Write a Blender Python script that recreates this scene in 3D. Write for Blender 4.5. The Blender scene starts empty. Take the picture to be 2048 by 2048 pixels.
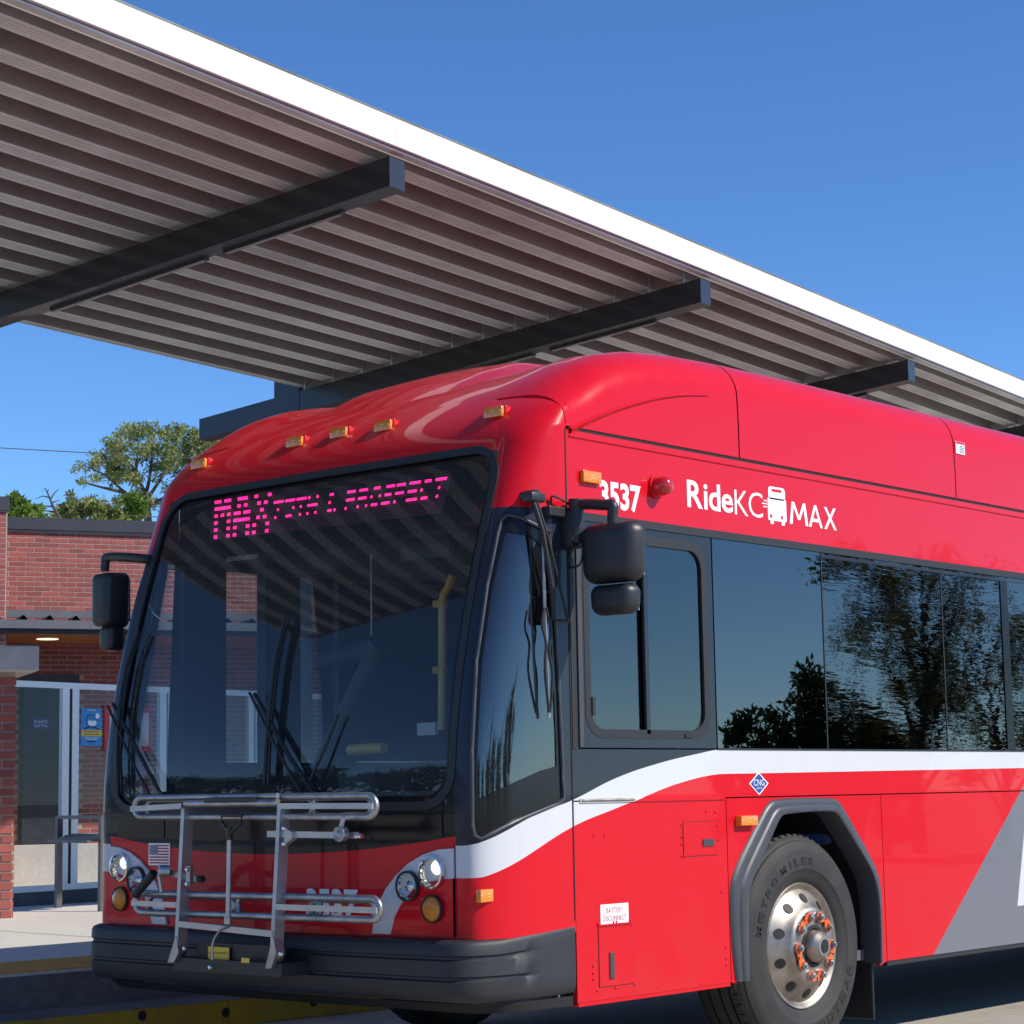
import bpy, bmesh, math, random
import numpy as np
from mathutils import Vector, Matrix
random.seed(7); rng = np.random.default_rng(7)
sc = bpy.context.scene
COL = sc.collection
# ------------------------------------------------------------------ camera
F_PX = 4186.64                       # focal length in pixels of a 2048 px wide frame
def _n(a): a = np.array(a, float); return a / np.linalg.norm(a)
_c = np.array([1024., 1024.])
_Y = _n([(4730.6 - 1024) / F_PX, (1519.1 - 1024) / F_PX, 1.0])          # bus length axis in the camera frame
_X = -_n([(-3790.7 - 1024) / F_PX, (1666.8 - 1024) / F_PX, 1.0])        # bus width axis in the camera frame
_X = _n(_X - _Y * np.dot(_X, _Y)); _Z = np.cross(_X, _Y)
M = np.stack([_X, _Y, _Z], 1)
CAM = np.array([5.718, -6.444, 1.291])
cam_d = bpy.data.cameras.new('camera'); cam_d.sensor_width = 36.0; cam_d.lens = 36.0 * F_PX / 2048
cam_d.clip_start = 0.05; cam_d.clip_end = 3000
cam = bpy.data.objects.new('camera', cam_d); COL.objects.link(cam)
Rw = Matrix((tuple(M[0]), tuple(-M[1]), tuple(-M[2]))).transposed()
cam.matrix_world = Matrix.Translation(Vector(CAM)) @ Rw.to_4x4()
sc.camera = cam
def _dir(px, py): return M.T @ np.array([(px - 1024) / F_PX, (py - 1024) / F_PX, 1.0])
def on(ax, val, px, py):             # where the line of sight meets a plane x/y/z = val
    d = _dir(px, py); return CAM + d * ((val - CAM[ax]) / d[ax])
def onx(x, px, py): return on(0, x, px, py)
def ony(y, px, py): return on(1, y, px, py)
def onz(z, px, py): return on(2, z, px, py)
def at(dist, px, py): return CAM + _dir(px, py) * dist
def on_plane(o, nrm, px, py):
    d = _dir(px, py); o = np.array(o, float); nrm = np.array(nrm, float)
    return CAM + d * (np.dot(o - CAM, nrm) / np.dot(d, nrm))
# ------------------------------------------------------------------ world, sun, exposure
SUN = _n([1.0, 0.45, 0.90])
w = bpy.data.worlds.new('World'); sc.world = w; w.use_nodes = True
nt = w.node_tree; bgn = nt.nodes['Background']
sky = nt.nodes.new('ShaderNodeTexSky'); sky.sky_type = 'NISHITA'; sky.sun_disc = False
sky.sun_elevation = math.asin(SUN[2]); sky.sun_rotation = math.atan2(SUN[0], SUN[1])
sky.altitude = 300; sky.air_density = 0.66; sky.dust_density = 0.0; sky.ozone_density = 1.6
hsv = nt.nodes.new('ShaderNodeHueSaturation'); hsv.inputs['Saturation'].default_value = 1.15; hsv.inputs['Hue'].default_value = 0.503     # phone-camera colour, whole sky alike
nt.links.new(sky.outputs[0], hsv.inputs['Color']); wbm = nt.nodes.new('ShaderNodeMix'); wbm.data_type = 'RGBA'; wbm.blend_type = 'MULTIPLY'; wbm.inputs[0].default_value = 1.0   # camera white balance
wbm.inputs[7].default_value = (0.76, 0.98, 1.15, 1); nt.links.new(hsv.outputs[0], wbm.inputs[6]); nt.links.new(wbm.outputs[2], bgn.inputs[0]); bgn.inputs[1].default_value = 0.15
sl = bpy.data.lights.new('sun', 'SUN'); sl.energy = 4.6; sl.angle = math.radians(0.53); sl.color = (1.0, 0.93, 0.82)
so = bpy.data.objects.new('sun', sl); COL.objects.link(so)
so.rotation_euler = Vector(SUN).to_track_quat('Z', 'Y').to_euler(); so.location = (20, 5, 20)
sc.view_settings.view_transform = 'Standard'; sc.view_settings.look = 'None'
sc.view_settings.exposure = 0.15; sc.view_settings.gamma = 1.0
sc.render.engine = 'CYCLES'
# ------------------------------------------------------------------ materials
MATS = {}
class NT:
    def __init__(s, name):
        s.m = bpy.data.materials.new(name); s.m.use_nodes = True; s.t = s.m.node_tree
        s.b = s.t.nodes['Principled BSDF']; s.out = s.t.nodes['Material Output']; MATS[name] = s.m
    def n(s, typ, **kw):
        nd = s.t.nodes.new(typ)
        for k, v in kw.items(): setattr(nd, k, v)
        return nd
    def l(s, a, b): s.t.links.new(a, b)
    def val(s, x, sock):
        if hasattr(x, 'is_output'): s.l(x, sock)
        else: sock.default_value = x
    def math(s, op, a, b=0.0, c=0.0):
        nd = s.n('ShaderNodeMath', operation=op); s.val(a, nd.inputs[0]); s.val(b, nd.inputs[1]); s.val(c, nd.inputs[2]); return nd.outputs[0]
    def mix(s, f, a, b):
        nd = s.n('ShaderNodeMix', data_type='RGBA'); s.val(f, nd.inputs[0])
        for x, i in ((a, 6), (b, 7)):
            if hasattr(x, 'is_output'): s.l(x, nd.inputs[i])
            else: nd.inputs[i].default_value = (*x[:3], 1)
        return nd.outputs[2]
    def obj(s):
        tc = s.n('ShaderNodeTexCoord'); sp = s.n('ShaderNodeSeparateXYZ'); s.l(tc.outputs['Object'], sp.inputs[0])
        return tc.outputs['Object'], sp.outputs[0], sp.outputs[1], sp.outputs[2]
    def noise(s, vec, scale, detail=4.0, rough=0.55):
        nd = s.n('ShaderNodeTexNoise'); s.l(vec, nd.inputs['Vector']); nd.inputs['Scale'].default_value = scale
        nd.inputs['Detail'].default_value = detail; nd.inputs['Roughness'].default_value = rough; return nd.outputs[0]
    def ramp(s, f, stops):
        nd = s.n('ShaderNodeValToRGB'); s.l(f, nd.inputs[0]); e = nd.color_ramp.elements
        while len(e) < len(stops): e.new(0.5)
        for q, (p, c) in zip(e, stops): q.position = p; q.color = (*c[:3], 1)
        return nd.outputs[0]
    def bump(s, h, strength=0.2, dist=0.01):
        nd = s.n('ShaderNodeBump'); nd.inputs['Strength'].default_value = strength; nd.inputs['Distance'].default_value = dist
        s.l(h, nd.inputs['Height']); s.l(nd.outputs[0], s.b.inputs['Normal'])
def simple(name, col, rough=0.5, metal=0.0, coat=0.0, var=0.0, vscale=6.0, bump=0.0, bscale=80.0, bdist=0.004, spec=0.5, rvar=0.0):
    s = NT(name); b = s.b
    b.inputs['Roughness'].default_value = rough; b.inputs['Metallic'].default_value = metal
    b.inputs['Coat Weight'].default_value = coat; b.inputs['Coat Roughness'].default_value = 0.03
    b.inputs['Specular IOR Level'].default_value = spec
    b.inputs['Base Color'].default_value = (*col, 1)
    if var or bump or rvar:
        v, x, y, z = s.obj()
        if var:
            f = s.noise(v, vscale)
            lo = tuple(c * (1 - var) for c in col); hi = tuple(min(1, c * (1 + var)) for c in col)
            s.l(s.ramp(f, [(0.3, lo), (0.7, hi)]), b.inputs['Base Color'])
        if rvar:
            f = s.noise(v, vscale * 1.7); s.l(s.math('MULTIPLY_ADD', f, rvar, rough - rvar / 2), b.inputs['Roughness'])
        if bump: s.bump(s.noise(v, bscale, 3), bump, bdist)
    return s.m
RED = (0.63, 0.006, 0.016); WHITE = (0.60, 0.62, 0.64); CHAR = (0.022, 0.028, 0.040); GREY = (0.16, 0.17, 0.20)
def fcurve(s, inp, pts):
    nd = s.n('ShaderNodeFloatCurve'); c = nd.mapping.curves[0]
    while len(c.points) < len(pts): c.points.new(0.5, 0.5)
    for p, (a, b) in zip(c.points, pts): p.location = (a, b); p.handle_type = 'AUTO_CLAMPED'
    nd.mapping.update(); s.l(inp, nd.inputs['Value']); return nd.outputs[0]
def paint_common(s):
    s.b.inputs['Roughness'].default_value = 0.4; s.b.inputs['Specular IOR Level'].default_value = 0.12; s.b.inputs['Coat Weight'].default_value = 0.52; s.b.inputs['Coat Roughness'].default_value = 0.02
    s.b.inputs['Coat IOR'].default_value = 1.36
def dirt(s, v, z, col):
    """road film: thin greyish streaks that grow towards the skirt"""
    f = s.noise(v, 3.5, 6, 0.65); g = s.math('MULTIPLY', s.math('SUBTRACT', 0.95, z), 0.35)
    m = s.math('MULTIPLY', s.math('MAXIMUM', g, 0.0), s.math('MAXIMUM', s.math('SUBTRACT', f, 0.42), 0.0))
    col = s.mix(s.math('MINIMUM', s.math('MULTIPLY', m, 1.8), 0.26), col, (0.26, 0.14, 0.12))
    mp = s.n('ShaderNodeMapping'); s.l(v, mp.inputs[0]); mp.inputs['Scale'].default_value = (14, 14, 0.9)
    st = s.noise(mp.outputs[0], 1.0, 5, 0.7); k = s.math('MULTIPLY', s.math('MAXIMUM', s.math('SUBTRACT', st, 0.58), 0.0), 0.55)
    return s.mix(k, col, (0.16, 0.06, 0.06))
def mk_livery():
    s = NT('bus_livery_paint'); paint_common(s)
    v, x, y, z = s.obj()
    t = s.math('DIVIDE', s.math('ADD', y, 0.2), 2.0)
    up = [(-.15, 1.062), (-.10, 1.077), (.213, 1.196), (.441, 1.250), (.741, 1.341), (1.04, 1.403), (1.354, 1.449), (1.514, 1.468), (1.8, 1.472)]
    lo = [(-.15, .945), (-.07, .948), (-.02, .962), (.438, 1.138), (.736, 1.211), (.884, 1.245), (1.19, 1.314), (1.509, 1.355), (1.8, 1.357)]
    zu = s.math('MULTIPLY', fcurve(s, t, [((a + .2) / 2, b / 2) for a, b in up]), 2.0)
    zl = s.math('MULTIPLY', fcurve(s, t, [((a + .2) / 2, b / 2) for a, b in lo]), 2.0)
    above_l = s.math('GREATER_THAN', z, zl); above_u = s.math('GREATER_THAN', z, zu); top = s.math('GREATER_THAN', z, 2.49)
    g = s.math('GREATER_THAN', s.math('SUBTRACT', y, s.math('MULTIPLY', s.math('SUBTRACT', z, .419), 1.2445)), 3.381)
    wl = s.math('MULTIPLY', s.math('GREATER_THAN', s.math('SUBTRACT', y, s.math('MULTIPLY', s.math('SUBTRACT', z, .616), .30)), 4.305), s.math('GREATER_THAN', z, .612))
    c = s.mix(g, RED, GREY); c = s.mix(wl, c, WHITE)
    c = s.mix(above_l, c, WHITE); c = s.mix(above_u, c, CHAR); c = s.mix(top, c, RED)
    c = dirt(s, v, z, c)
    s.l(c, s.b.inputs['Base Color'])
    f = s.noise(v, 2.2, 2, 0.4); s.bump(f, 0.06, 0.02)
    r = s.noise(v, 9, 5); s.l(s.math('MULTIPLY_ADD', r, 0.25, 0.2), s.b.inputs['Roughness'])
mk_livery()
def mk_front():
    s = NT('bus_front_paint'); paint_common(s)
    v, x, y, z = s.obj()
    d = s.math('ADD', x, 1.295); zb = s.math('MULTIPLY_ADD', s.math('MULTIPLY', d, d), 0.062, 1.036)
    a = s.math('GREATER_THAN', z, zb); t = s.math('GREATER_THAN', z, 2.755)
    c = s.mix(a, RED, (0.012, 0.013, 0.015)); c = s.mix(t, c, RED)
    s.l(c, s.b.inputs['Base Color'])
mk_front()
s = NT('red_paint'); paint_common(s); s.b.inputs['Base Color'].default_value = (*RED, 1); _v = s.obj()
s.bump(s.noise(_v[0], 1.6, 2, 0.4), 0.05, 0.03); s.l(s.math('MULTIPLY_ADD', s.noise(_v[0], 9, 5), 0.25, 0.2), s.b.inputs['Roughness'])
s = NT('silver_white_paint'); paint_common(s); s.b.inputs['Base Color'].default_value = (0.60, 0.62, 0.66, 1)
s = NT('charcoal_paint'); paint_common(s); s.b.inputs['Base Color'].default_value = (*CHAR, 1); s.b.inputs['Roughness'].default_value = .4
simple('black_gloss', (0.008, 0.008, 0.009), 0.16, spec=0.3)
simple('black_rubber', (0.016, 0.017, 0.019), 0.55, bump=0.15, bscale=120)
simple('black_plastic', (0.020, 0.021, 0.023), 0.42, bump=0.25, bscale=260, bdist=0.002)
simple('bumper_rubber', (0.023, 0.025, 0.029), 0.55, var=0.15, vscale=5, bump=0.2, bscale=180, bdist=0.002, rvar=0.25)
simple('flare_rubber', (0.050, 0.054, 0.062), 0.42, var=0.12, vscale=7, rvar=0.2)
simple('undercarriage', (0.008, 0.008, 0.009), 0.8)
simple('interior_dark', (0.030, 0.032, 0.036), 0.6)
simple('interior_grey', (0.10, 0.105, 0.115), 0.6)
simple('interior_white', (0.55, 0.55, 0.53), 0.5)
simple('seat_blue', (0.025, 0.07, 0.20), 0.8, var=0.4, vscale=40)
simple('yellow_pole', (0.72, 0.42, 0.02), 0.35, coat=0.4)
simple('chrome', (0.82, 0.82, 0.84), 0.12, metal=1.0)
simple('brushed_aluminium', (0.37, 0.335, 0.29), 0.48, metal=1.0, rvar=0.3, vscale=9, var=0.32)
simple('rack_steel', (0.42, 0.42, 0.43), 0.38, metal=0.9, var=0.25, vscale=12, rvar=0.3)
simple('rack_flat_bar', (0.50, 0.50, 0.49), 0.42, metal=0.75, var=0.12, vscale=9, rvar=0.2)
simple('white_print', (0.86, 0.87, 0.88), 0.35, coat=0.5)
simple('black_print', (0.03, 0.03, 0.03), 0.5)
simple('red_print', (0.45, 0.02, 0.03), 0.5)
simple('blue_print', (0.02, 0.06, 0.30), 0.4)
simple('blue_poster', (0.015, 0.27, 0.66), 0.4)
simple('navy_print', (0.008, 0.03, 0.10), 0.5)
simple('yellow_print', (0.80, 0.56, 0.06), 0.5)
simple('paper', (0.72, 0.74, 0.72), 0.6)
simple('notice_red', (0.62, 0.02, 0.03), 0.4)
simple('orange_arrow', (0.85, 0.13, 0.015), 0.45, var=0.2, vscale=30)
simple('tyre_rubber', (0.026, 0.025, 0.024), 0.72, var=0.30, vscale=7, bump=0.2, bscale=150)
simple('tyre_letter', (0.012, 0.012, 0.012), 0.75)
simple('hub_black', (0.012, 0.012, 0.012), 0.6)
simple('beam_paint', (0.020, 0.023, 0.028), 0.38, coat=0.3, rvar=0.2, vscale=8)
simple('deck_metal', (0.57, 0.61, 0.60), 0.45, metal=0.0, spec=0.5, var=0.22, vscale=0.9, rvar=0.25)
simple('deck_web_shade', (0.25, 0.25, 0.25), 0.5, var=0.15, vscale=1.2)  # same deck metal, with the shade between ribs put into a darker grey
simple('fascia_metal', (0.78, 0.79, 0.80), 0.35, metal=0.0, var=0.04, vscale=2)
simple('galvanised', (0.55, 0.57, 0.59), 0.35, metal=0.8)
simple('light_diffuser', (0.30, 0.30, 0.29), 0.5)
simple('dark_coping', (0.045, 0.047, 0.055), 0.45, var=0.1, vscale=3)
simple('awning_metal', (0.13, 0.135, 0.15), 0.45, var=0.1, vscale=3)
simple('white_frame', (0.70, 0.71, 0.72), 0.35, metal=0.3)
simple('door_dark', (0.030, 0.034, 0.045), 0.35, var=0.3, vscale=5)
simple('cast_stone', (0.52, 0.50, 0.47), 0.85, var=0.1, vscale=8, bump=0.3, bscale=60)
simple('mortar', (0.46, 0.36, 0.315), 0.9, var=0.15, vscale=30)
simple('bark', (0.085, 0.065, 0.048), 0.9, var=0.35, vscale=12, bump=0.6, bscale=25, bdist=0.02)
simple('wire', (0.10, 0.10, 0.10), 0.6)
simple('post_steel', (0.13, 0.13, 0.135), 0.5, metal=0.4)
def mk_wood():
    s = NT('soffit_wood'); v, x, y, z = s.obj(); mp = s.n('ShaderNodeMapping'); s.l(v, mp.inputs[0]); mp.inputs['Scale'].default_value = (1, 1, 12)
    f = s.noise(mp.outputs[0], 4, 6); s.l(s.ramp(f, [(0.3, (0.36, 0.13, 0.03)), (0.7, (0.58, 0.25, 0.07))]), s.b.inputs['Base Color']); s.b.inputs['Roughness'].default_value = 0.5
mk_wood()
def mk_brick():
    s = NT('brick'); v, x, y, z = s.obj()
    oi = s.n('ShaderNodeObjectInfo'); at_ = s.n('ShaderNodeAttribute', attribute_name='tint')
    r = s.math('FRACT', s.math('ADD', oi.outputs['Random'], at_.outputs['Fac']))
    c = s.ramp(r, [(0.0, (0.26, 0.070, 0.065)), (0.35, (0.33, 0.090, 0.078)), (0.7, (0.40, 0.105, 0.088)), (0.93, (0.46, 0.12, 0.09)), (1.0, (0.20, 0.06, 0.055))])
    f = s.noise(v, 60, 5); c = s.mix(s.math('MULTIPLY', f, 0.55), c, (0.21, 0.075, 0.065))
    s.l(c, s.b.inputs['Base Color']); s.b.inputs['Roughness'].default_value = 0.85; s.bump(f, 0.4, 0.004)
mk_brick()
def mk_concrete(name, lo, hi, stain=(0.10, 0.10, 0.095), st=0.55, crack=0.0):
    s = NT(name); v, x, y, z = s.obj()
    f = s.noise(v, 0.9, 8, 0.65); g = s.noise(v, 14, 5, 0.7); h = s.noise(v, 0.35, 5, 0.6)
    c = s.ramp(s.math('MULTIPLY_ADD', g, 0.5, s.math('MULTIPLY', f, 0.5)), [(0.35, lo), (0.65, hi)])
    c = s.mix(s.math('MULTIPLY', s.math('MAXIMUM', s.math('SUBTRACT', h, st), 0.0), 4.0), c, stain)
    vo = s.n('ShaderNodeTexVoronoi', feature='DISTANCE_TO_EDGE'); vo.inputs['Scale'].default_value = 0.55
    wv = s.n('ShaderNodeVectorMath', operation='ADD'); nn = s.n('ShaderNodeTexNoise'); nn.inputs['Scale'].default_value = 2.2; s.l(v, nn.inputs['Vector']); s.l(v, wv.inputs[0]); s.l(nn.outputs['Color'], wv.inputs[1]); s.l(wv.outputs[0], vo.inputs['Vector'])
    c = s.mix(s.math('MULTIPLY', s.math('LESS_THAN', vo.outputs['Distance'], 0.003), crack), c, stain)
    sp_ = s.noise(v, 38, 3, 0.6); c = s.mix(s.math('MULTIPLY', s.math('MAXIMUM', s.math('SUBTRACT', sp_, 0.60), 0.0), 3.0), c, stain)
    s.l(c, s.b.inputs['Base Color']); s.b.inputs['Roughness'].default_value = 0.9; s.bump(s.noise(v, 120, 4), 0.35, 0.004)
mk_concrete('road_concrete', (0.34, 0.305, 0.255), (0.46, 0.42, 0.35), (0.12, 0.115, 0.105), 0.56, 0.3)
mk_concrete('platform_concrete', (0.54, 0.51, 0.46), (0.68, 0.645, 0.58), (0.24, 0.23, 0.22), 0.6)
mk_concrete('kerb_concrete', (0.10, 0.10, 0.097), (0.20, 0.195, 0.185), (0.05, 0.05, 0.05), 0.48)
mk_concrete('kerb_yellow', (0.42, 0.27, 0.02), (0.58, 0.38, 0.03), (0.10, 0.08, 0.05), 0.5)
mk_concrete('tactile_yellow', (0.58, 0.28, 0.045), (0.72, 0.37, 0.06), (0.25, 0.15, 0.06), 0.55)
mk_concrete('ground_far', (0.16, 0.155, 0.14), (0.25, 0.24, 0.22))
def mk_leaf(name, cols, trans=0.35):
    s = NT(name); at_ = s.n('ShaderNodeAttribute', attribute_name='tint')
    c = s.ramp(at_.outputs['Fac'], [(i / (len(cols) - 1), k) for i, k in enumerate(cols)])
    s.l(c, s.b.inputs['Base Color']); s.b.inputs['Roughness'].default_value = 0.5
    t = s.n('ShaderNodeBsdfTranslucent'); s.l(c, t.inputs[0]); m = s.n('ShaderNodeMixShader'); m.inputs[0].default_value = trans
    s.l(s.b.outputs[0], m.inputs[1]); s.l(t.outputs[0], m.inputs[2]); s.l(m.outputs[0], s.out.inputs[0])
mk_leaf('leaf_olive', [(0.060, 0.090, 0.022), (0.17, 0.215, 0.055), (0.31, 0.345, 0.105), (0.46, 0.46, 0.18)])
mk_leaf('leaf_bright', [(0.08, 0.14, 0.018), (0.15, 0.24, 0.03), (0.27, 0.36, 0.06)])
mk_leaf('leaf_autumn', [(0.05, 0.07, 0.018), (0.10, 0.12, 0.03), (0.20, 0.16, 0.032), (0.24, 0.12, 0.03)])
mk_leaf('leaf_dark', [(0.020, 0.038, 0.014), (0.050, 0.085, 0.026), (0.10, 0.125, 0.040)])
def mk_glass(name, tint, ior, rough=0.0, wave=0.0, wscale=(6, 6, 40), haze=0.0):
    """thin sheet: straight-through tint plus a Fresnel reflection"""
    s = NT(name); s.t.nodes.remove(s.b)
    tr = s.n('ShaderNodeBsdfTransparent'); tr.inputs[0].default_value = (*tint, 1)
    gl = s.n('ShaderNodeBsdfGlossy'); gl.inputs['Roughness'].default_value = rough
    fr = s.n('ShaderNodeFresnel'); fr.inputs['IOR'].default_value = ior
    mx = s.n('ShaderNodeMixShader'); s.l(fr.outputs[0], mx.inputs[0]); s.l(tr.outputs[0], mx.inputs[1]); s.l(gl.outputs[0], mx.inputs[2])
    last = mx.outputs[0]
    if haze:                                   # pale veil mixed into the sheet to soften its reflections
        df = s.n('ShaderNodeBsdfDiffuse'); df.inputs[0].default_value = (0.62, 0.66, 0.70, 1); m2 = s.n('ShaderNodeMixShader')
        tc0 = s.n('ShaderNodeTexCoord'); f0 = s.noise(tc0.outputs['Object'], 3.0, 5, 0.6); s.l(s.math('MULTIPLY_ADD', f0, haze, haze * 0.5), m2.inputs[0])
        s.l(last, m2.inputs[1]); s.l(df.outputs[0], m2.inputs[2]); last = m2.outputs[0]
    s.l(last, s.out.inputs[0])
    if wave:
        tc = s.n('ShaderNodeTexCoord'); mp = s.n('ShaderNodeMapping'); s.l(tc.outputs['Object'], mp.inputs[0]); mp.inputs['Scale'].default_value = wscale
        nz = s.noise(mp.outputs[0], 1.0, 2, 0.5); bp = s.n('ShaderNodeBump'); bp.inputs['Strength'].default_value = wave; bp.inputs['Distance'].default_value = 0.01
        s.l(nz, bp.inputs['Height']); s.l(bp.outputs[0], gl.inputs['Normal'])
mk_glass('windshield_glass', (0.86, 0.91, 0.91), 1.53, haze=0.036)
mk_glass('quarter_glass', (0.42, 0.52, 0.52), 2.1, haze=0.012)
mk_glass('driver_glass', (0.48, 0.57, 0.58), 1.95, wave=0.004, wscale=(3, 3, 6))
mk_glass('tinted_glass', (0.035, 0.042, 0.045), 2.15, wave=0.003, wscale=(3, 3, 5))
mk_glass('wavy_tinted_glass', (0.035, 0.042, 0.045), 2.1, wave=0.035, wscale=(4, 4, 30))
mk_glass('clear_glass', (0.90, 0.92, 0.93), 1.18)
mk_glass('curb_glass', (0.74, 0.80, 0.82), 1.45)
def mk_lens(name, col, em=0.0):
    s = NT(name); s.b.inputs['Base Color'].default_value = (*col, 1); s.b.inputs['Roughness'].default_value = 0.12
    s.b.inputs['Coat Weight'].default_value = 1.0; s.b.inputs['Subsurface Weight'].default_value = 0.0
    v, x, y, z = s.obj(); vo = s.n('ShaderNodeTexVoronoi'); s.l(v, vo.inputs['Vector']); vo.inputs['Scale'].default_value = 90
    s.bump(vo.outputs[0], 0.5, 0.004)
    if em: s.b.inputs['Emission Color'].default_value = (*col, 1); s.b.inputs['Emission Strength'].default_value = em
mk_lens('amber_lens', (0.78, 0.24, 0.008)); mk_lens('amber_dark_lens', (0.62, 0.22, 0.012))
MATS['amber_dark_lens'].node_tree.nodes['Principled BSDF'].inputs['Coat Weight'].default_value = 0.2; mk_lens('red_lens', (0.50, 0.008, 0.010))
simple('lens_bead', (0.95, 0.70, 0.25), 0.15)
s = NT('headlamp_lens'); s.b.inputs['Roughness'].default_value = 0.02; s.b.inputs['Transmission Weight'].default_value = 1.0; s.b.inputs['IOR'].default_value = 1.45
s = NT('lamp_reflector'); s.b.inputs['Base Color'].default_value = (0.85, 0.85, 0.80, 1); s.b.inputs['Metallic'].default_value = 1; s.b.inputs['Roughness'].default_value = 0.12
_v = s.obj(); _vo = s.n('ShaderNodeTexVoronoi'); s.l(_v[0], _vo.inputs['Vector']); _vo.inputs['Scale'].default_value = 45; s.bump(_vo.outputs[0], 0.5, 0.01)
s = NT('lamp_glow'); s.b.inputs['Emission Color'].default_value = (1, 0.90, 0.66, 1); s.b.inputs['Emission Strength'].default_value = 1.6
s = NT('led_pink'); s.b.inputs['Base Color'].default_value = (0.4, 0.01, 0.1, 1); s.b.inputs['Emission Color'].default_value = (1.0, 0.016, 0.24, 1); s.b.inputs['Emission Strength'].default_value = 2.4
s = NT('downlight_glow'); s.b.inputs['Emission Color'].default_value = (1, 0.9, 0.7, 1); s.b.inputs['Emission Strength'].default_value = 1.0
def mk_ledpanel():
    s = NT('led_panel'); v, x, y, z = s.obj()
    a = s.math('FRACT', s.math('MULTIPLY', z, 1 / 0.0145)); f = s.math('GREATER_THAN', a, 0.45)
    s.l(s.mix(f, (0.004, 0.004, 0.004), (0.030, 0.034, 0.034)), s.b.inputs['Base Color']); s.b.inputs['Roughness'].default_value = 0.5
mk_ledpanel()
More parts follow.
